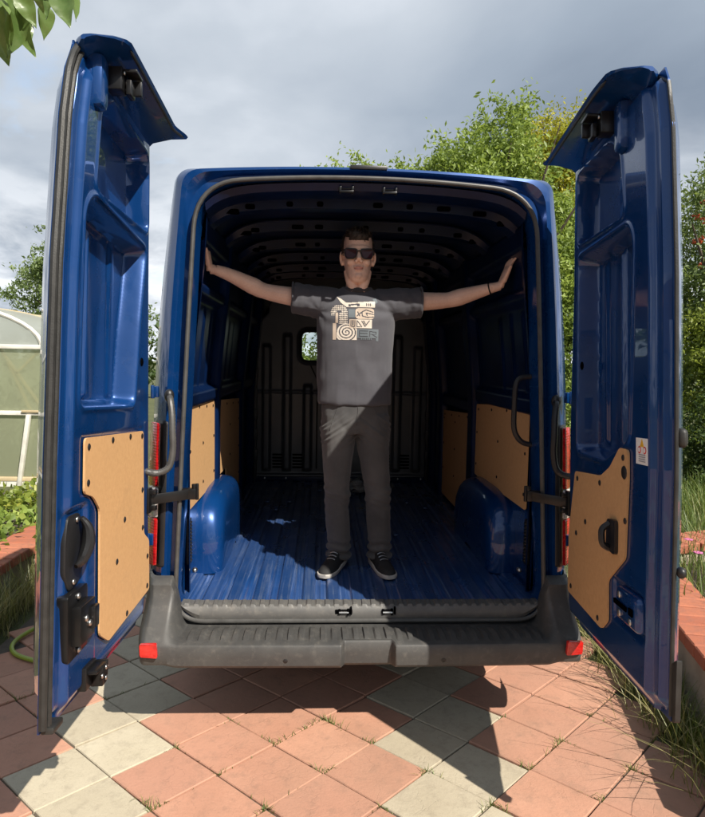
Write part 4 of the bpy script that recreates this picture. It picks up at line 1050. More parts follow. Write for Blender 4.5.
def pvert(a, b):
    if (a, b) in cache: return cache[(a, b)]
    x = X0+a*cell*KX; z = Z0-b*cell*KZ
    hit = bv.ray_cast(Vector((x, 0, z)), Vector((0, 1, 0)))
    y = hit[0].y if hit[0] is not None else .42
    cache[(a, b)] = len(pv); pv.append((x, y-.0016, z)); return cache[(a, b)]
for a in range(12, 130):
    for b in range(0, 110):
        c = print_col((a+.5)*cell, (b+.5)*cell)
        if c: pf.append((pvert(a, b), pvert(a+1, b), pvert(a+1, b+1), pvert(a, b+1))); pi.append(c-1)
mesh('shirt_print', pv, pf, [M['print_cream'], M['print_tan'], M['print_teal']], shirt, fix=False, idx=pi, angle=60)

# jeans
def leg(hx, kx, ax):
    return loft([sect(x, y, z, w, d, 22, 2.2) for x, y, z, w, d in ((hx, .545, 1.40, .085, .105), (hx, .545, 1.32, .097, .112), (hx*.9+kx*.1, .543, 1.22, .086, .102), (hx*.5+kx*.5, .540, 1.08, .075, .090), (kx, .537, .955, .069, .078), (kx, .542, .90, .066, .074), (kx*.6+ax*.4, .555, .80, .066, .074), (ax, .562, .70, .064, .070), (ax, .567, .635, .062, .070), (ax, .568, .605, .061, .071))], cap0=True, cap1=True)
js = [loft([sect(PX, .545, z, w, d, 30, 2.4) for z, w, d in ((1.30, .165, .10), (1.36, .182, .116), (1.44, .180, .116), (1.50, .172, .108))], cap0=True, cap1=True), leg(-.108, -.110, -.094), leg(.080, .118, .132)]
jm = remesh(js, .0055, 7, .5); jv = verts_np(jm); jn = norms_np(jm); dj = np.empty(len(jv), np.float32)
for i in range(len(jv)):
    x, y, z = jv[i]; q = .004*noise.noise(Vector((x*16, y*16, z*13)))
    kn = math.exp(-((z-.95)/.09)**2); q += .011*kn*noise.noise(Vector((x*7+3, y*7, z*48+x*14)))
    an = max(0, (.74-z)/.13); q += .013*min(1, an)*math.sin(z*135+2.2*noise.noise(Vector((x*13, y*13, 1.0))))
    th = math.exp(-((z-1.31)/.08)**2); q += .010*th*noise.noise(Vector((x*5+9, y*6, z*60+abs(x)*45)))
    dj[i] = q
jv = jv+jn*dj[:, None]; setverts(jm, jv); jm.materials.append(M['jeans']); jeans = link('jeans', jm, None, person)
jb = BVHTree.FromPolygons([tuple(v) for v in jv], [tuple(p.vertices) for p in jm.polygons])
def on_front(b, x, z, off=.001):
    h = b.ray_cast(Vector((x, 0, z)), Vector((0, 1, 0))); return Vector((x, (h[0].y if h[0] is not None else .45)-off, z))
mesh('fly_seam', *tube([on_front(jb, PX+.008+.004*math.sin(k*.5), 1.455-k*.009) for k in range(13)], .0022, 5), M['jeans'], jeans)
mesh('pocket_seam', *tube([on_front(jb, PX-.085-.006*k, 1.455-.012*k-.0006*k*k) for k in range(9)], .0022, 5), M['jeans'], jeans)
mesh('pocket_seam', *tube([on_front(jb, PX+.085+.006*k, 1.455-.012*k-.0006*k*k) for k in range(9)], .0022, 5), M['jeans'], jeans)
# shoes
def shoe(heel, toe):
    h = Vector((*heel, .556)); t = Vector((*toe, .556)); ax = (t-h); L = ax.length; ax.normalize(); sd = Vector((ax.y, -ax.x, 0))
    prof = ((0, .024, .070), (.06, .033, .090), (.18, .037, .108), (.32, .039, .104), (.45, .042, .088), (.60, .046, .070), (.75, .047, .057), (.88, .041, .048), (.96, .029, .038), (1.0, .012, .026))
    rings = []
    for q, w, hh in prof:
        c = h+ax*L*q; rings.append([c+sd*w*math.cos(a)+Vector((0, 0, .012+(hh-.012)*max(0, math.sin(a))**.8)) for a in [math.pi*k/12 for k in range(13)]])
    V, F = loft(rings, closed=True, cap0=True, cap1=True); up_ = mesh('shoe', V, F, M['shoe'], person, angle=70)
    rings = []
    for q, w, hh in prof:
        c = h+ax*L*(q*1.03-.012); w2 = w+.005; sp_ = .012*max(0, q-.8)*4*.3
        th = .024 if q < .5 else .019
        rings.append([c+sd*w2*f_+Vector((0, 0, z_)) for f_, z_ in ((-.92, sp_), (-1.0, sp_+.006), (-1.0, th), (-.85, th+.003), (.85, th+.003), (1.0, th), (1.0, sp_+.006), (.92, sp_))])
    V, F = loft(rings, closed=True, cap0=True, cap1=True); mesh('sole', V, F, M['sole'], up_, angle=40)
    for q in (.36, .44, .52, .60):
        hh = np.interp(q, [p[0] for p in prof], [p[2] for p in prof]); c = h+ax*L*q
        mesh('lace', *tube([c+sd*x_+Vector((0, 0, .014+(hh-.012)*max(0, 1-(x_/.045)**2)**.4)) for x_ in (-.022, -.011, 0, .011, .022)], .0032, 5), M['rim'], up_)
    c = h+ax*L*.34
    mesh('heel_tab', *tube([c+sd*.02+Vector((0, 0, .112)), c+Vector((0, 0, .118)), c-sd*.02+Vector((0, 0, .112))], .006, 6), M['rim'], up_)
shoe((-.075, .625), (-.180, .345)); shoe((.108, .625), (.172, .330))
# wristband
wc = Vector(arm_r[-1])-Vector((.012, -.008, .004)); d = (Vector(arm_r[-1])-Vector(arm_r[-2])).normalized(); a, b, _ = frame3(d)
mesh('wristband', *tube([wc+(a*math.cos(t)+b*math.sin(t))*.030 for t in [2*math.pi*k/24 for k in range(24)]], .0075, 8, closed=True, flat=.5), M['black'], person)

# crumpled clear plastic bag on the floor by the partition
def plastic():
    b = NB('clear_plastic'); b.set(Base_Color=(0.35, 0.37, 0.38), Roughness=0.18, Transmission_Weight=0.55, Specular_IOR_Level=0.6); b.bump(b.noise(40, 6), 0.9, 0.02); return b.m
M['plastic'] = plastic()
bag = remesh([ell((.12, 2.55, .60), (.22, .13, .06)), ell((.33, 2.6, .59), (.13, .10, .05)), ell((-.02, 2.58, .60), (.11, .10, .06))], .012, 1)
bvv = verts_np(bag); bn = norms_np(bag)
for i in range(len(bvv)): bvv[i] += bn[i]*.035*noise.noise(Vector((bvv[i]*16).tolist()))
bvv[:, 2] = np.maximum(bvv[:, 2], .556); setverts(bag, bvv)
tag(link('plastic_bag', bag, M['plastic']), 'crumpled clear plastic bag on the cargo floor behind the legs', 'bag')

# ================================================================== PLANTS
def leaf_mat(name, dark, light, tip=None, trans=0.42):
    b = NB(name); at = b.n('ShaderNodeAttribute', attribute_name='var')
    st_ = [(0.0, dark), (0.75, light)]+([(1.0, tip)] if tip else [])
    c = b.ramp(at.outputs['Fac'], st_)
    b.set(Base_Color=c, Roughness=0.48)
    tr = b.n('ShaderNodeBsdfTranslucent'); b.l(b.mix(0.35, c, (0.45, 0.55, 0.08)), tr.inputs['Color'])
    mx_ = b.n('ShaderNodeMixShader'); mx_.inputs[0].default_value = trans
    b.l(b.b.outputs[0], mx_.inputs[1]); b.l(tr.outputs[0], mx_.inputs[2]); b.l(mx_.outputs[0], b.t.nodes['Material Output'].inputs['Surface'])
    return b.m
M['leaf_mid'] = leaf_mat('bright_leaf', (0.11, 0.175, 0.030), (0.28, 0.37, 0.075), (0.38, 0.45, 0.11))
M['leaf_yellow'] = leaf_mat('yellow_leaf', (0.25, 0.26, 0.025), (0.48, 0.44, 0.04), (0.60, 0.52, 0.05))
M['leaf_dark'] = leaf_mat('dark_leaf', (0.022, 0.045, 0.014), (0.065, 0.11, 0.03), (0.10, 0.15, 0.04))
M['leaf_grey'] = leaf_mat('dull_leaf', (0.09, 0.135, 0.05), (0.19, 0.26, 0.095), (0.26, 0.32, 0.13))
M['leaf_lime'] = leaf_mat('lime_leaf', (0.12, 0.17, 0.025), (0.26, 0.31, 0.05), (0.38, 0.38, 0.06))
M['grass'] = leaf_mat('grass_blade', (0.06, 0.10, 0.02), (0.14, 0.20, 0.045), (0.30, 0.27, 0.10), 0.3)
M['dry_grass'] = leaf_mat('dry_grass_blade', (0.13, 0.15, 0.05), (0.30, 0.28, 0.12), (0.42, 0.37, 0.20), 0.3)
M['bark'] = simple('bark', (0.075, 0.055, 0.04), 0.9, var=0.4, vscale=20, bump=0.8, bscale=60)
M['berry'] = simple('red_berry', (0.42, 0.07, 0.02), 0.4, var=0.3, vscale=20)
M['pink'] = simple('pink_petal', (0.5, 0.14, 0.30), 0.6)
def leaves_np(C, S, rng, droop=0.3, wid=.42, fold=.18):
    N = len(C); d = rng.normal(size=(N, 3)); d[:, 2] -= droop; d /= np.linalg.norm(d, axis=1)[:, None]
    a = np.cross(d, rng.normal(size=(N, 3))); a /= np.linalg.norm(a, axis=1)[:, None]; n_ = np.cross(d, a)
    flip = n_[:, 2] < 0; n_[flip] *= -1
    S = S[:, None]
    V = np.stack([C-d*S*.5, C+a*S*wid*.5+n_*S*fold*.5, C+d*S*.5, C-a*S*wid*.5+n_*S*fold*.5], 1).reshape(-1, 3)
    i = np.arange(N)*4; T = np.concatenate([np.stack([i, i+1, i+2], 1), np.stack([i, i+2, i+3], 1)])
    return V, T
def crown_pts(clumps, n, rng, shell=.55, ragged=.5, per=95):
    """clumps: (centre, radii, weight); leaves sit in sprays scattered over each clump; returns points and a tone for each spray"""
    P = []; Tn = []
    wsum = sum(c[2] for c in clumps)
    for c, r, w in clumps:
        k = int(n*w/wsum); nt_ = max(8, k//per)
        u = rng.normal(size=(nt_, 3)); u /= np.linalg.norm(u, axis=1)[:, None]
        rad = (shell+(1-shell)*rng.random(nt_)**.45)*(1+ragged*.35*rng.normal(size=nt_).clip(-1.2, 1.6))
        T = np.array(c)+u*np.array(r)*rad[:, None]
        own = rng.integers(0, nt_, k); sp_ = .085*float(np.mean(r))+.045
        ax = u*.6+rng.normal(size=(nt_, 3))*.5; ax /= np.linalg.norm(ax, axis=1)[:, None]
        along = rng.normal(size=k)[:, None]*sp_*1.7; Q = T[own]+ax[own]*along+rng.normal(size=(k, 3))*sp_*np.array([.7, .7, .5])
        P.append(Q); Tn.append(rng.random(nt_)[own])
    return np.concatenate(P), np.concatenate(Tn)
def tree(name, base, clumps, n, size, mat, label, cat_='tree', group=None, trunk_r=.11, seed=1, droop=.3, wid=.42, shell=.5):
    rng = np.random.default_rng(seed); base = Vector(base)
    t = tag(empty(name, base), label, cat_, group)
    top = Vector(np.mean([c[0] for c in clumps], axis=0).tolist())-base
    V, F = limb([(0, 0, -.05), (top.x*.15, top.y*.15, top.z*.4), (top.x*.8, top.y*.8, top.z*1.05)], [trunk_r, trunk_r*.8, trunk_r*.3], 10)
    tk = mesh('trunk', V, F, M['bark'], t)
    for c, r, w in clumps:
        c = Vector(c)-base; st_ = Vector((top.x*.3, top.y*.3, min(top.z*.55, c.z*.6)))
        for _ in range(3):
            e = c+Vector((rng.normal()*r[0]*.5, rng.normal()*r[1]*.5, rng.normal()*r[2]*.4+r[2]*.2)); mdl = (st_+e)/2+Vector((rng.normal()*.1, rng.normal()*.1, .12))
            mesh('limb', *limb([st_, mdl, e], [trunk_r*.42, trunk_r*.28, trunk_r*.07], 6), M['bark'], tk)
    Cn, tone = crown_pts(clumps, n, rng, shell); Cn = Cn-np.array(base)
    S = size*(.65+.7*rng.random(len(Cn))); V, T = leaves_np(Cn, S, rng, droop, wid)
    var = np.repeat(np.clip(.42*rng.beta(2.2, 2.2, len(Cn))+.58*tone, 0, 1), 4)
    np_mesh('crown', V, T, mat, t, attr=var)
    return t
tree('leafy_tree', (2.7, 7.3, 0), [((2.62, 7.2, 4.85), (.58, .7, .85), 2.2), ((2.05, 7.0, 4.35), (.80, .8, .70), 2.6), ((3.25, 7.1, 3.75), (.75, .8, .65), 2.3), ((2.9, 6.9, 3.4), (1.3, .9, .95), 3.5), ((4.0, 7.0, 3.2), (.9, .8, .8), 2), ((1.50, 7.2, 4.05), (.7, .7, .70), 1.8), ((3.3, 6.6, 2.3), (1.0, .7, .8), 2), ((1.7, 7.2, 3.0), (.9, .8, .8), 1.5), ((4.3, 7.0, 2.2), (.9, .8, .9), 1.5)],
     80000, .085, M['leaf_mid'], 'tall bright green tree rising behind the roof beside the shaded open door', seed=3, shell=.15)
tree('yellow_tree', (4.9, 10.5, 0), [((4.60, 10.4, 6.05), (.80, .7, .85), 2.8), ((5.2, 10.4, 5.2), (1.1, .8, 1.0), 2), ((4.6, 10.2, 4.2), (1.0, .8, 1.0), 1.5)], 30000, .08, M['leaf_yellow'], 'yellow flowering tree top peeking out behind the tall green tree', seed=4, shell=.1)
tree('small_tree', (.35, 9.5, 0), [((-.50, 9.3, 5.05), (.40, .5, .42), 1.2), ((.25, 9.4, 5.15), (.42, .5, .42), 1.3), ((.95, 9.4, 5.15), (.45, .5, .40), 1.4), ((.2, 9.3, 4.0), (1.2, .9, .9), 2.5), ((-.4, 9.2, 2.6), (1.3, .8, 1.0), 3), ((.9, 9.3, 2.5), (1.2, .8, .9), 2)], 14000, .09, M['leaf_mid'], 'green treetop just showing above the middle of the van roof', seed=5, shell=.3)
tree('garden_tree', (-6.6, 14.5, 0), [((-7.0, 14.2, 4.2), (.8, .8, .8), 2), ((-6.2, 14.2, 3.6), (.8, .8, .75), 2), ((-7.6, 14.4, 3.3), (1.0, .8, .9), 2), ((-6.4, 14.2, 2.7), (1.2, .8, .8), 2), ((-5.3, 14.4, 2.5), (.6, .7, .6), 1)], 16000, .11, M['leaf_grey'], 'dull green tree behind the greenhouse roof', seed=6)
rt = tree('rowan_tree', (5.3, 5.6, 0), [((4.75, 5.2, 3.65), (.45, .6, .55), 1.5), ((5.2, 5.4, 3.2), (.8, .7, .9), 2.2), ((4.8, 5.2, 2.6), (.55, .6, .55), 1.5), ((5.6, 5.4, 2.5), (.8, .7, .8), 1.5), ((5.0, 5.5, 1.7), (.8, .6, .8), 2), ((4.9, 5.6, .8), (.8, .6, .8), 1.5)], 24000, .07, M['leaf_grey'], 'tree with clusters of orange red berries right of the shaded open door', seed=8, wid=.36)
rng = np.random.default_rng(2)
for k in range(16):
    c = Vector((4.42+rng.random()*.5-5.3, 4.75+rng.random()*.25-5.6, 2.9+rng.random()*1.0)); V, F = [], []
    for q in range(9): V, F = cat((V, F), ell(c+Vector((rng.normal()*.022, rng.normal()*.022, rng.normal()*.018)), (.017, .017, .017), None, 8, 5))
    mesh('berry_cluster', V, F, M['berry'], rt)['kind'] = 'stuff'
tree('lime_shrub', (4.9, 4.9, 0), [((4.75, 4.7, 2.05), (.40, .5, .45), 1.5), ((5.2, 4.8, 1.9), (.6, .5, .55), 1.5), ((4.6, 4.6, 1.4), (.35, .45, .4), 1)], 14000, .06, M['leaf_lime'], 'yellow green shrub in front of the berry tree', 'shrub', trunk_r=.05, seed=9)
tree('dark_shrub', (4.8, 4.5, 0), [((4.5, 4.3, .95), (.35, .45, .40), 1.5), ((5.0, 4.4, 1.1), (.55, .5, .55), 1.5), ((4.45, 4.2, .4), (.35, .4, .35), 1)], 14000, .055, M['leaf_dark'], 'dark green low shrub at the foot of the berry tree', 'shrub', trunk_r=.04, seed=10)
tree('dense_bush', (3.7, 5.6, 0), [((3.6, 5.6, 1.5), (.8, .6, .9), 2), ((4.3, 5.8, 1.9), (.6, .6, .9), 1.5), ((3.2, 5.6, .7), (.7, .6, .6), 1)], 18000, .065, M['leaf_mid'], 'dense green bush between the van side and the dark shrub', 'shrub', trunk_r=.05, seed=12)
# far wood closing the horizon
rng = np.random.default_rng(20)
fc = [((x, 26+rng.normal()*1.5, 1.4+rng.random()*.6), (1.7, 1.3, 1.6), 1) for x in np.arange(-26, 30, 1.9)]
fc += [((sx*(22+rng.random()*3), y, 1.5+rng.random()), (1.6, 1.9, 1.8), 1) for sx in (-1, 1) for y in np.arange(-24, 26, 2.2)]
fc += [((x, -24+rng.normal(), 1.7+rng.random()), (1.8, 1.5, 2.0), 1) for x in np.arange(-22, 24, 2.2)]
Cn, _ = crown_pts(fc, 60000, rng, .3); V, T = leaves_np(Cn, .30*(.7+.6*rng.random(len(Cn))), rng)
tag(np_mesh('distant_wood', V, T, M['leaf_dark'], attr=np.repeat(rng.beta(2, 2, len(Cn)), 4)), 'low dark belt of trees far behind the garden', 'wood', kind='stuff')

def blades(P, H, rng, lean=.35, w=.004, curl=.5):
    """grass: each blade 3 segments"""
    N = len(P); az = rng.random(N)*2*math.pi; d = np.stack([np.cos(az), np.sin(az), np.zeros(N)], 1); sd = np.stack([-np.sin(az), np.cos(az), np.zeros(N)], 1)
    L = lean*(.3+1.2*rng.random(N)); rows = []
    for t, ww in ((0, 1), (.4, .9), (.75, .6), (1.0, 0.05)):
        c = P+np.array([0, 0, 1])*(H*t*(1-curl*.35*t*L))[:, None]+d*(H*L*t**1.8)[:, None]; rows += [c+sd*(w*ww*(.6+.8*rng.random()))*.5, c-sd*(w*ww)*.5]
    V = np.stack(rows, 1).reshape(-1, 3); i = np.arange(N)*8
    T = np.concatenate([np.stack([i+k, i+k+1, i+k+3, i+k+2], 1) for k in (0, 2, 4)]); return V, T
def grass(name, P, H, mat, label, rng, **k):
    V, T = blades(P, H, rng, **k); o = np_mesh(name, V, T, mat, attr=np.repeat(rng.random(len(P)), 8)); return tag(o, label, 'grass', kind='stuff')
rng = np.random.default_rng(31)
# tufts in the joints between tiles
P = []; H = []
nodes = [(i, k) for i in range(-12, 4) for k in range(-9, 8) if (i+k) % 2 == 0]
px = lambda i, k: (.685+TX*i, .01+TY*k)
spots = [(-4, 0, 1.0), (-4, -2, .5), (-5, -1, .7), (-6, -2, .3), (-3, -1, .35), (-3, -3, .4), (-7, -1, .3), (-5, -3, .5), (-2, -2, .6), (-2, -4, 1.0), (0, -2, .45), (1, -1, .9), (-1, -3, .6), (1, -3, .4), (2, -2, .5), (-6, 0, .3), (-8, -4, .6), (-7, -3, .8), (0, 0, .2), (-11, 1, .6), (-10, 0, .5), (-9, 1, .2), (2, 0, .3), (3, -1, .4), (-4, -4, .5)]
for (i, k, s_) in spots:
    x, y = px(i, k); n_ = int(60*s_); di = random.choice(((1, 1), (-1, 1), (1, -1), (-1, -1)))
    for q in range(n_):
        t = abs(rng.normal())*.22*s_; dd = di if rng.random() < .6 else (-di[0], di[1])
        P.append((x+dd[0]*TX*t+rng.normal()*.004, y+dd[1]*TY*t+rng.normal()*.004, -.008)); H.append((.012+.03*rng.random()**2)*(.6+.6*s_))
for q in range(600):                                             # thin moss-like growth along joints
    i, k = nodes[rng.integers(len(nodes))]; x, y = px(i, k); t = rng.random(); dx, dy = random.choice(((1, 1), (-1, 1)))
    if noise.noise(Vector((x*1.7, y*1.7, .5))) < .05: continue
    P.append((x+dx*TX*t+rng.normal()*.003, y+dy*TY*t+rng.normal()*.003, -.008)); H.append(.006+.016*rng.random())
P = np.array(P); H = np.array(H)
grass('joint_weeds', P, H, M['grass'], 'thin green weeds sprouting from the paving joints', rng, lean=.9, w=.0028)
# long grass along the right bed, some of it dry and fallen over the paving
def line_pts(a, b, n, spread, rng): 
    t = rng.random(n)[:, None]; a, b = np.array(a), np.array(b); return a+(b-a)*t+rng.normal(size=(n, 3))*np.array([spread, spread, 0])
WA, WB = np.array([1.36, -1.1, 0]), np.array([1.86, 1.45, 0])
P = line_pts((1.40, -.9, -.01), (1.62, 1.3, -.01), 1900, .05, rng); grass('verge_grass', P, .06+.22*rng.random(len(P))**1.5, M['grass'], 'green verge grass along the right brick bed', rng, lean=.5, w=.005)
P = line_pts((1.36, -.6, -.01), (1.55, 1.2, -.01), 420, .06, rng); grass('dry_verge_grass', P, .10+.26*rng.random(len(P)), M['dry_grass'], 'long dry grass stalks leaning over the paving under the shaded door', rng, lean=1.1, w=.0035)
P = np.stack([rng.uniform(1.9, 4.5, 9000), rng.uniform(-.3, 4.4, 9000), np.full(9000, .20)], 1); P = P[P[:, 0] > 1.78+.2*P[:, 1]]
grass('bed_grass', P, .12+.24*rng.random(len(P)), M['grass'], 'bright green grass filling the right raised bed', rng, lean=.5, w=.007)
P = line_pts((-2.20, -.5, -.02), (-2.20, 3.5, -.02), 3600, .05, rng); grass('left_verge_grass', P, .08+.30*rng.random(len(P))**1.6, M['dry_grass'], 'pale grass growing along the foot of the left brick wall', rng, lean=.5, w=.005)
# dry seed stalks in the right bed
for k in range(7):
    x, y = 2.75+.09*k+rng.normal()*.05, 2.4+.22*k; h = .75+.35*rng.random(); b0 = Vector((x, y, .2)); s_ = tag(empty('seed_stalk', b0), 'dry brown seed stalk in the right bed behind the brick edge', 'plant', 'dry seed stalks in the right bed')
    tip = Vector((rng.normal()*.08, rng.normal()*.08, h)); mesh('stem', *limb([(0, 0, 0), tip*.5+Vector((.02, 0, 0)), tip], [.006, .005, .003], 6), M['bark'], s_)
    Cn = np.array([tip*(.55+.45*t) for t in rng.random(60)])+rng.normal(size=(60, 3))*.035; V, T = leaves_np(Cn, .03+.02*rng.random(60), rng); np_mesh('seed_head', V, T, M['dry_grass'], s_, attr=np.repeat(rng.random(60), 4))
for k in range(6):
    x, y = 2.3+.12*k, 1.1+.35*k-.1*rng.random(); b0 = Vector((x, y, .2)); s_ = tag(empty('pink_flower', b0), 'small pink flower in the right bed', 'flower', 'pink flowers in the right bed')
    mesh('stem', *limb([(0, 0, 0), (.01, 0, .12), (.0, .01, .26)], [.003, .003, .002], 5), M['grass'], s_)
    for q in range(5):
        a = 2*math.pi*q/5; mesh('petal', *ell((.018*math.cos(a), .01+.018*math.sin(a), .265), (.014, .014, .004), None, 8, 5), M['pink'], s_)

# ================================================================== BRICK BEDS
def brick_mat():
    b = NB('red_brick'); v = b.co(); oi = b.n('ShaderNodeObjectInfo')
    c = b.mix(oi.outputs['Random'], (0.34, 0.105, 0.055), (0.44, 0.16, 0.085)); c = b.mix(b.ramp(b.noise(25, 6, vec=v), [(0.4, 0), (0.75, 0.6)]), c, (0.24, 0.10, 0.07))
    b.set(Base_Color=c, Roughness=0.85); b.bump(b.noise(120, 4, vec=v), 0.5, 0.004); return b.m
M['brick'] = brick_mat()
M['render'] = simple('rough_render', (0.36, 0.31, 0.23), 0.95, var=0.25, vscale=6, bump=0.8, bscale=50)
M['soil'] = simple('bed_soil', (0.055, 0.04, 0.028), 0.95, var=0.4, vscale=9, bump=1.0, bscale=30)
def brick_wall(name, a, b, z0, z1, th, cap, label, step=.125):
    """low wall from a to b (2-D) with a course of bricks laid across its top"""
    a, b = Vector((*a, 0)), Vector((*b, 0)); d = (b-a); L = d.length; d.normalize(); n_ = Vector((-d.y, d.x, 0))
    w = tag(empty(name, (a.x, a.y, 0)), label, 'wall')
    m3 = Matrix((d, n_, Vector((0, 0, 1)))).transposed()
    mesh('wall_core', *box(d*L/2+Vector((0, 0, (z0+z1-.075)/2)), (L-.02, th, z1-.075-z0), m3), M['render'], w, bevel=.01)
    V, F = box((0, 0, 0), (step-.010, cap, .068)); me_ = None
    for k in range(int(L/step)):
        if me_ is None: o = mesh('brick', V, F, M['brick'], w, bevel=.006, seg=1, smooth=False); me_ = o.data
        else: o = bpy.data.objects.new('brick', me_); COL.objects.link(o); o.parent = w
        o.location = d*(step*(k+.5))+Vector((0, 0, z1-.034+random.uniform(-.003, .003)))+n_*random.uniform(-.006, .006)
        o.rotation_euler = (random.uniform(-.01, .01), random.uniform(-.01, .01), math.atan2(d.y, d.x)+random.uniform(-.02, .02))
    return w
brick_wall('garden_wall', (-2.50, -.2), (-2.45, 4.1), -.03, .27, .24, .30, 'low garden wall capped with red bricks left of the sunlit door')
brick_wall('garden_wall', (1.50, -.95), (2.06, 1.40), -.03, .385, .22, .28, 'low wall capped with pinkish bricks right of the shaded door')
brick_wall('garden_wall', (2.25, 1.62), (4.6, 2.35), -.03, .375, .22, .28, 'brick edging at the far side of the right bed')
mesh('left_bed_soil', *box((-3.28, 1.9, .08), (1.45, 4.4, .20)), M['soil'])['kind'] = 'structure'
V = [(1.62, -.95), (2.12, 1.42), (2.3, 1.7), (4.6, 2.4), (6.5, 2.4), (6.5, -.95)]
mesh('right_bed_soil', *prism(V, lambda a, b, n_: Vector((a, b, n_)), -.02, .22), M['soil'])['kind'] = 'structure'
rng = np.random.default_rng(40)
for k, (x, y) in enumerate(((-2.65, 1.5), (-2.75, 2.2), (-2.6, 2.8), (-2.9, 3.3), (-3.1, 2.5), (-2.65, 3.7), (-3.2, 3.4), (-3.3, 1.9), (-2.7, .9), (-3.0, 4.0))):
    t = tag(empty('bed_plant', (x-.15, y, .18)), 'low leafy green plant in the left raised bed by the greenhouse', 'plant', 'low leafy plants in the left bed')
    n_ = 200; u = rng.normal(size=(n_, 3))*np.array([.17, .17, .05])+np.array([0, 0, .09]); u[:, 2] = np.abs(u[:, 2])
    V, T = leaves_np(u, .05+.05*rng.random(n_), rng, droop=.1, wid=.7); np_mesh('foliage', V, T, M['leaf_mid'] if k % 3 else M['leaf_lime'], t, attr=np.repeat(rng.random(n_), 4))
    mesh('stem', *limb([(0, 0, -.02), (.01, 0, .06), (.0, .01, .14)], [.008, .006, .004], 6), M['bark'], t)
# garden hose
hs = smooth_path([(-1.40, .47, .014), (-1.55, .50, .014), (-1.72, .56, .014), (-1.90, .66, .014), (-1.97, .80, .016), (-1.93, .98, .02), (-1.83, 1.15, .02), (-1.70, 1.32, .016), (-1.50, 1.55, .014), (-1.3, 1.9, .014)], 8)
M['hose'] = simple('lime_hose', (0.26, 0.33, 0.04), 0.4, var=0.12)
tag(mesh('garden_hose', *tube(hs, .0125, 10), M['hose']), 'lime green garden hose curling over the paving left of the van', 'hose')

# ================================================================== GREENHOUSE
def poly_mat(name, col, tr=.35):
    b = NB(name); v = b.co((1, 1, 1)); c = b.mix(b.noise(1.5, 4, vec=v), col, [x*.86 for x in col])
    df = b.n('ShaderNodeBsdfDiffuse'); tl = b.n('ShaderNodeBsdfTranslucent'); tp = b.n('ShaderNodeBsdfTransparent'); gs = b.n('ShaderNodeBsdfGlossy'); gs.inputs['Roughness'].default_value = .18
    b.l(c, df.inputs[0]); b.l(c, tl.inputs[0]); tp.inputs[0].default_value = (.85, .9, .8, 1)
    m1 = b.n('ShaderNodeMixShader'); m1.inputs[0].default_value = .55; b.l(df.outputs[0], m1.inputs[1]); b.l(tl.outputs[0], m1.inputs[2])
    m2 = b.n('ShaderNodeMixShader'); m2.inputs[0].default_value = tr; b.l(m1.outputs[0], m2.inputs[1]); b.l(tp.outputs[0], m2.inputs[2])
    m3 = b.n('ShaderNodeMixShader'); m3.inputs[0].default_value = .07; b.l(m2.outputs[0], m3.inputs[1]); b.l(gs.outputs[0], m3.inputs[2])
    b.l(m3.outputs[0], b.t.nodes['Material Output'].inputs['Surface']); return b.m
M['poly_wall'] = poly_mat('wall_polycarbonate', (0.55, 0.58, 0.40), .30)
M['poly_roof'] = poly_mat('roof_polycarbonate', (0.66, 0.69, 0.66), .25)
M['white_frame'] = simple('white_frame', (0.62, 0.60, 0.54), 0.6, var=0.15)
M['tan_frame'] = simple('tan_wood', (0.45, 0.36, 0.22), 0.7, var=0.15)
gh = tag(empty('greenhouse', (-5.63, 5.5, 0)), 'arched polycarbonate greenhouse with white frame behind the left bed', 'greenhouse')
GW, GL = 1.80, 3.0
def gprof(t):                                                      # t 0..1 right eave to left eave
    a = math.pi*t; return GW*math.cos(a), 1.80+.60*math.sin(a)
ar = [gprof(k/24) for k in range(25)]
for yk in (0, 1.5, GL):
    mesh('arch_frame', *tube([(GW, yk, 0)]+[(x, yk, z) for x, z in ar]+[(-GW, yk, 0)], .028, 8), M['white_frame'] if yk == 0 else M['tan_frame'], gh)
for q in range(2):
    y0, y1 = 1.5*q+.01, 1.5*(q+1)-.01
    for j in range(0, 24, 6):
        V, F = [], []
        rings = [[Vector((x*1.012, y_, z+.012)) for x, z in ar[j:j+7]] for y_ in (y0, y1)]
        mesh('roof_panel', *loft(rings, closed=False), M['poly_roof'], gh, fix=False)
    for s in (-1, 1): mesh('side_panel', [(s*GW*1.012, y0, .08), (s*GW*1.012, y1, .08), (s*GW*1.012, y1, 1.80), (s*GW*1.012, y0, 1.80)], [(0, 1, 2, 3)], M['poly_wall'], gh, smooth=False, fix=False)
for yk, mt in ((-.012, 'poly_wall'), (GL+.012, 'poly_wall')):
    for z0, z1 in ((.10, .93), (.95, 1.79)):
        for x0, x1 in ((-1.78, -.62), (-.60, .60), (.62, 1.78)): mesh('end_panel', [(x0, yk, z0), (x1, yk, z0), (x1, yk, z1), (x0, yk, z1)], [(0, 1, 2, 3)], M[mt], gh, smooth=False, fix=False)
    mesh('gable_panel', [(x*.98, yk, z-.01) for x, z in ar], [tuple(range(25))], M['poly_roof'], gh, smooth=False, fix=False)
for z in (1.80, .94, .07): mesh('rail', *box((0, -.03, z), (GW*2+.06, .045, .055)), M['white_frame'] if z > .5 else M['tan_frame'], gh, bevel=.006)
for x in (-.61, .61): mesh('post', *box((x, -.028, .95), (.05, .04, 1.70)), M['white_frame'], gh, bevel=.005)
mesh('brace', *bar((1.50, -.06, -.02), (1.64, -.06, .92), .05, .06), M['white_frame'], gh, bevel=.005)
mesh('brace', *bar((1.55, -.06, .965), (1.80, -.06, .965), .03, .03), M['tan_frame'], gh, bevel=.004)
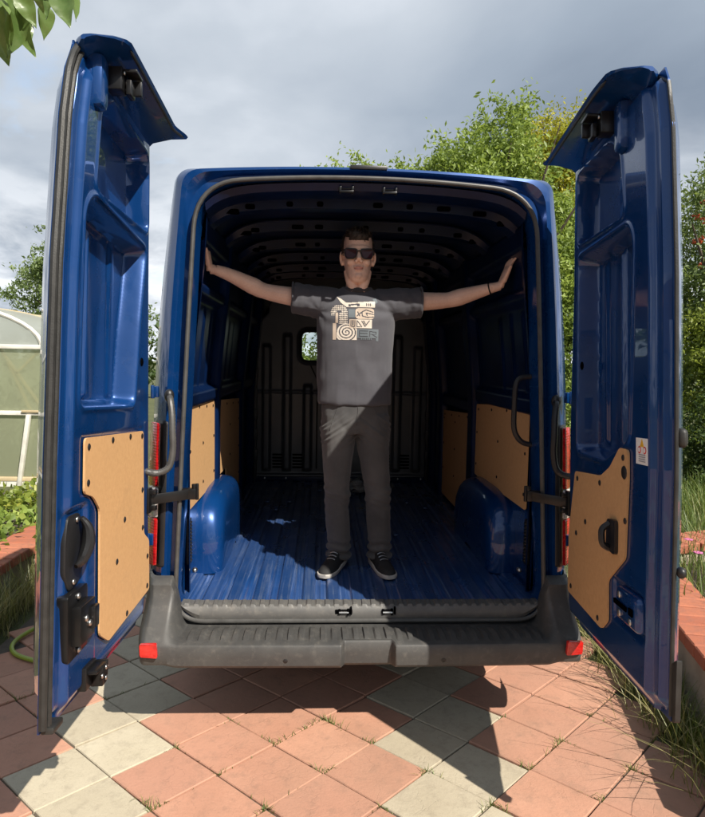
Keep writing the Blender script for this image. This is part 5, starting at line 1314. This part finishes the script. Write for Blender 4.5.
for p, q in (((1.25, .03, 1.78), (1.78, .03, 1.0)), ((1.45, .03, 1.45), (1.74, .03, 1.74)), ((1.35, .04, 1.6), (1.62, .04, .98)), ((.7, .03, .95), (1.2, .03, 1.78))): mesh('inner_brace', *bar(p, q, .035, .025), M['tan_frame'], gh)
mesh('base_board', *box((0, -.02, .02), (GW*2+.1, .05, .10)), M['white_frame'], gh)

# ================================================================== BRANCH NEAR THE CAMERA
M['leaf_near'] = None
def near_leaf():
    b = NB('glossy_leaf'); v = b.co(); oi = b.n('ShaderNodeObjectInfo')
    c = b.mix(oi.outputs['Random'], (0.07, 0.13, 0.03), (0.14, 0.22, 0.055)); c = b.mix(b.ramp(b.noise(28, 4, vec=v), [(0.4, 0), (0.7, 0.5)]), c, (0.20, 0.27, 0.10))
    b.set(Base_Color=c, Roughness=0.35); tr = b.n('ShaderNodeBsdfTranslucent'); b.l(b.mix(0.4, c, (0.4, 0.5, 0.08)), tr.inputs['Color'])
    mx_ = b.n('ShaderNodeMixShader'); mx_.inputs[0].default_value = .35; b.l(b.b.outputs[0], mx_.inputs[1]); b.l(tr.outputs[0], mx_.inputs[2]); b.l(mx_.outputs[0], b.t.nodes['Material Output'].inputs['Surface'])
    b.bump(b.noise(60, 3, vec=v), .2, .003); return b.m
M['leaf_near'] = near_leaf()
br = tag(empty('hanging_branch', (-1.75, -1.75, 0)), 'leafy branch hanging into the top left corner near the viewer', 'branch')
mesh('trunk', *limb([(-.75, -.9, -.05), (-.7, -.85, 1.4), (-.45, -.6, 2.5), (-.05, -.2, 3.1)], [.07, .06, .045, .03], 10), M['bark'], br)
mesh('twig', *limb([(-.05, -.2, 3.1), (.25, .1, 3.0), (.55, .25, 2.82), (.95, .33, 2.70)], [.03, .016, .009, .004], 8), M['bark'], br)
def leaf_mesh(L=.1, W_=.05):
    V, F = [], []; n_ = 12
    for k in range(n_+1):
        t = k/n_; w = W_*(math.sin(math.pi*t**.72))**1.0*(1-.25*t)*.5; z = -.16*L*math.sin(t*1.6)*t
        for q in (-1, -.5, 0, .5, 1): V.append((w*q, L*t, z+abs(q)*w*.35+.002*math.sin(t*14+q*2)))
    for k in range(n_):
        for q in range(4): a = k*5+q; F.append((a, a+1, a+6, a+5))
    me_ = bpy.data.meshes.new('leaf'); me_.from_pydata(V, [], F); me_.polygons.foreach_set('use_smooth', [True]*len(F)); me_.materials.append(M['leaf_near']); return me_
lms = [leaf_mesh(.10, .058), leaf_mesh(.085, .054), leaf_mesh(.11, .050)]
LEAVES = ((-0.977, -1.239, 2.537, -0.924, -1.277, 2.470), (-0.989, -1.186, 2.562, -0.978, -1.196, 2.437), (-0.968, -1.222, 2.507, -0.980, -1.199, 2.394), (-0.953, -1.190, 2.534, -0.950, -1.216, 2.396), (-0.911, -1.275, 2.511, -0.876, -1.267, 2.442), (-0.970, -1.169, 2.540, -0.920, -1.212, 2.409), (-0.969, -1.139, 2.533, -0.936, -1.146, 2.468), (-0.879, -1.244, 2.539, -0.880, -1.217, 2.495), (-0.853, -1.225, 2.542, -0.869, -1.244, 2.477), (-0.907, -1.141, 2.559, -0.910, -1.132, 2.477), (-0.828, -1.247, 2.531, -0.798, -1.285, 2.445), (-0.812, -1.216, 2.553, -0.792, -1.223, 2.482), (-1.007, -1.191, 2.490, -0.969, -1.164, 2.467), (-1.040, -1.133, 2.561, -1.005, -1.162, 2.410), (-0.928, -1.295, 2.495, -0.912, -1.284, 2.454), (-0.922, -1.189, 2.573, -0.921, -1.224, 2.508))
for k, (ax_, ay_, az_, bx_, by_, bz_) in enumerate(LEAVES):
    a, b = Vector((ax_, ay_, az_)), Vector((bx_, by_, bz_)); d = (b-a); L = d.length; d.normalize()
    out_ = Vector((.42, -.85, -.30)).normalized(); th = ((k*37) % 11-5)/5*.9; n_ = (out_-d*out_.dot(d)).normalized(); n_ = Matrix.Rotation(th, 3, d) @ n_; sx = d.cross(n_)
    o = bpy.data.objects.new('leaf', lms[k % 3]); COL.objects.link(o); o.parent = br
    m4 = Matrix((sx, d, n_)).transposed().to_4x4()*1.0; sc = L/(.10, .085, .11)[k % 3]; m4 = Matrix((sx*sc, d*sc, n_*sc)).transposed().to_4x4(); m4.translation = a-Vector((-1.75, -1.75, 0)); o.matrix_basis = m4
    tw = Vector((-1.75, -1.75, 0)); mesh('leaf_stalk', *limb([a-tw, a-tw+Vector((-.02, -.01, .03)), a-tw+Vector((-.05, -.02, .09))], [.0016, .0018, .002], 5), M['bark'], br)

# ================================================================== UNSEEN HOUSE ADDED FOR REFLECTIONS AND LIGHT IN THE BAY
M['house_wall'] = simple('pale_cladding', (0.46, 0.38, 0.28), 0.8, var=0.2, vscale=5, bump=0.4, bscale=40)
M['house_roof'] = simple('brown_roof_tile', (0.12, 0.07, 0.05), 0.85, var=0.3, vscale=6, bump=0.6, bscale=20)
hs_ = tag(empty('house', (-6.0, -15.0, 0)), 'pale house with a brown roof behind the viewer', 'house')
mesh('wall', *box((0, 0, 1.6), (13.0, 5.0, 3.3)), M['house_wall'], hs_, bevel=.02)
mesh('roof', *prism([(-3.0, 3.2), (3.0, 3.2), (0, 5.3)], lambda a, b, n_: Vector((n_, a, b)), -6.9, 6.9), M['house_roof'], hs_, smooth=False)
for x in (-4.5, -1.5, 4.0):
    w = mesh('window', *cat(box((x, 2.53, 1.75), (1.5, .06, .08)), box((x, 2.53, .95), (1.5, .06, .08)), box((x-.72, 2.53, 1.35), (.08, .06, .8)), box((x+.72, 2.53, 1.35), (.08, .06, .8)), box((x, 2.53, 1.35), (.06, .06, .8))), M['white_frame'], hs_)
    mesh('pane', *box((x, 2.515, 1.35), (1.4, .02, .75)), M['lens'], w)
dr_ = mesh('door', *box((1.6, 2.53, 1.0), (.95, .06, 2.05)), M['tan_frame'], hs_, bevel=.01); mesh('handle', *tube([(1.95, 2.58, 1.0), (1.82, 2.58, 1.0)], .012, 8), M['metal'], dr_)

for k, (x, y, h) in enumerate(((.9, .9, 1.3), (1.35, 1.4, 1.1), (.3, 1.0, 1.4), (1.1, 2.3, 1.5))):
    t = tag(empty('tomato_plant', (-5.63+x, 5.5+y, 0)), 'tall green plant seen dimly through the greenhouse wall', 'plant', 'plants inside the greenhouse')
    rg = np.random.default_rng(60+k); n_ = 500; u = rg.normal(size=(n_, 3))*np.array([.16, .16, h*.26])+np.array([0, 0, h*.55]); u[:, 2] = np.abs(u[:, 2])
    V, T = leaves_np(u, .07+.05*rg.random(n_), rg, wid=.6); np_mesh('foliage', V, T, M['leaf_dark'], t, attr=np.repeat(rg.random(n_), 4)); mesh('stem', *limb([(0, 0, -.03), (.02, 0, h*.5), (0, .02, h)], [.012, .01, .005], 6), M['bark'], t)
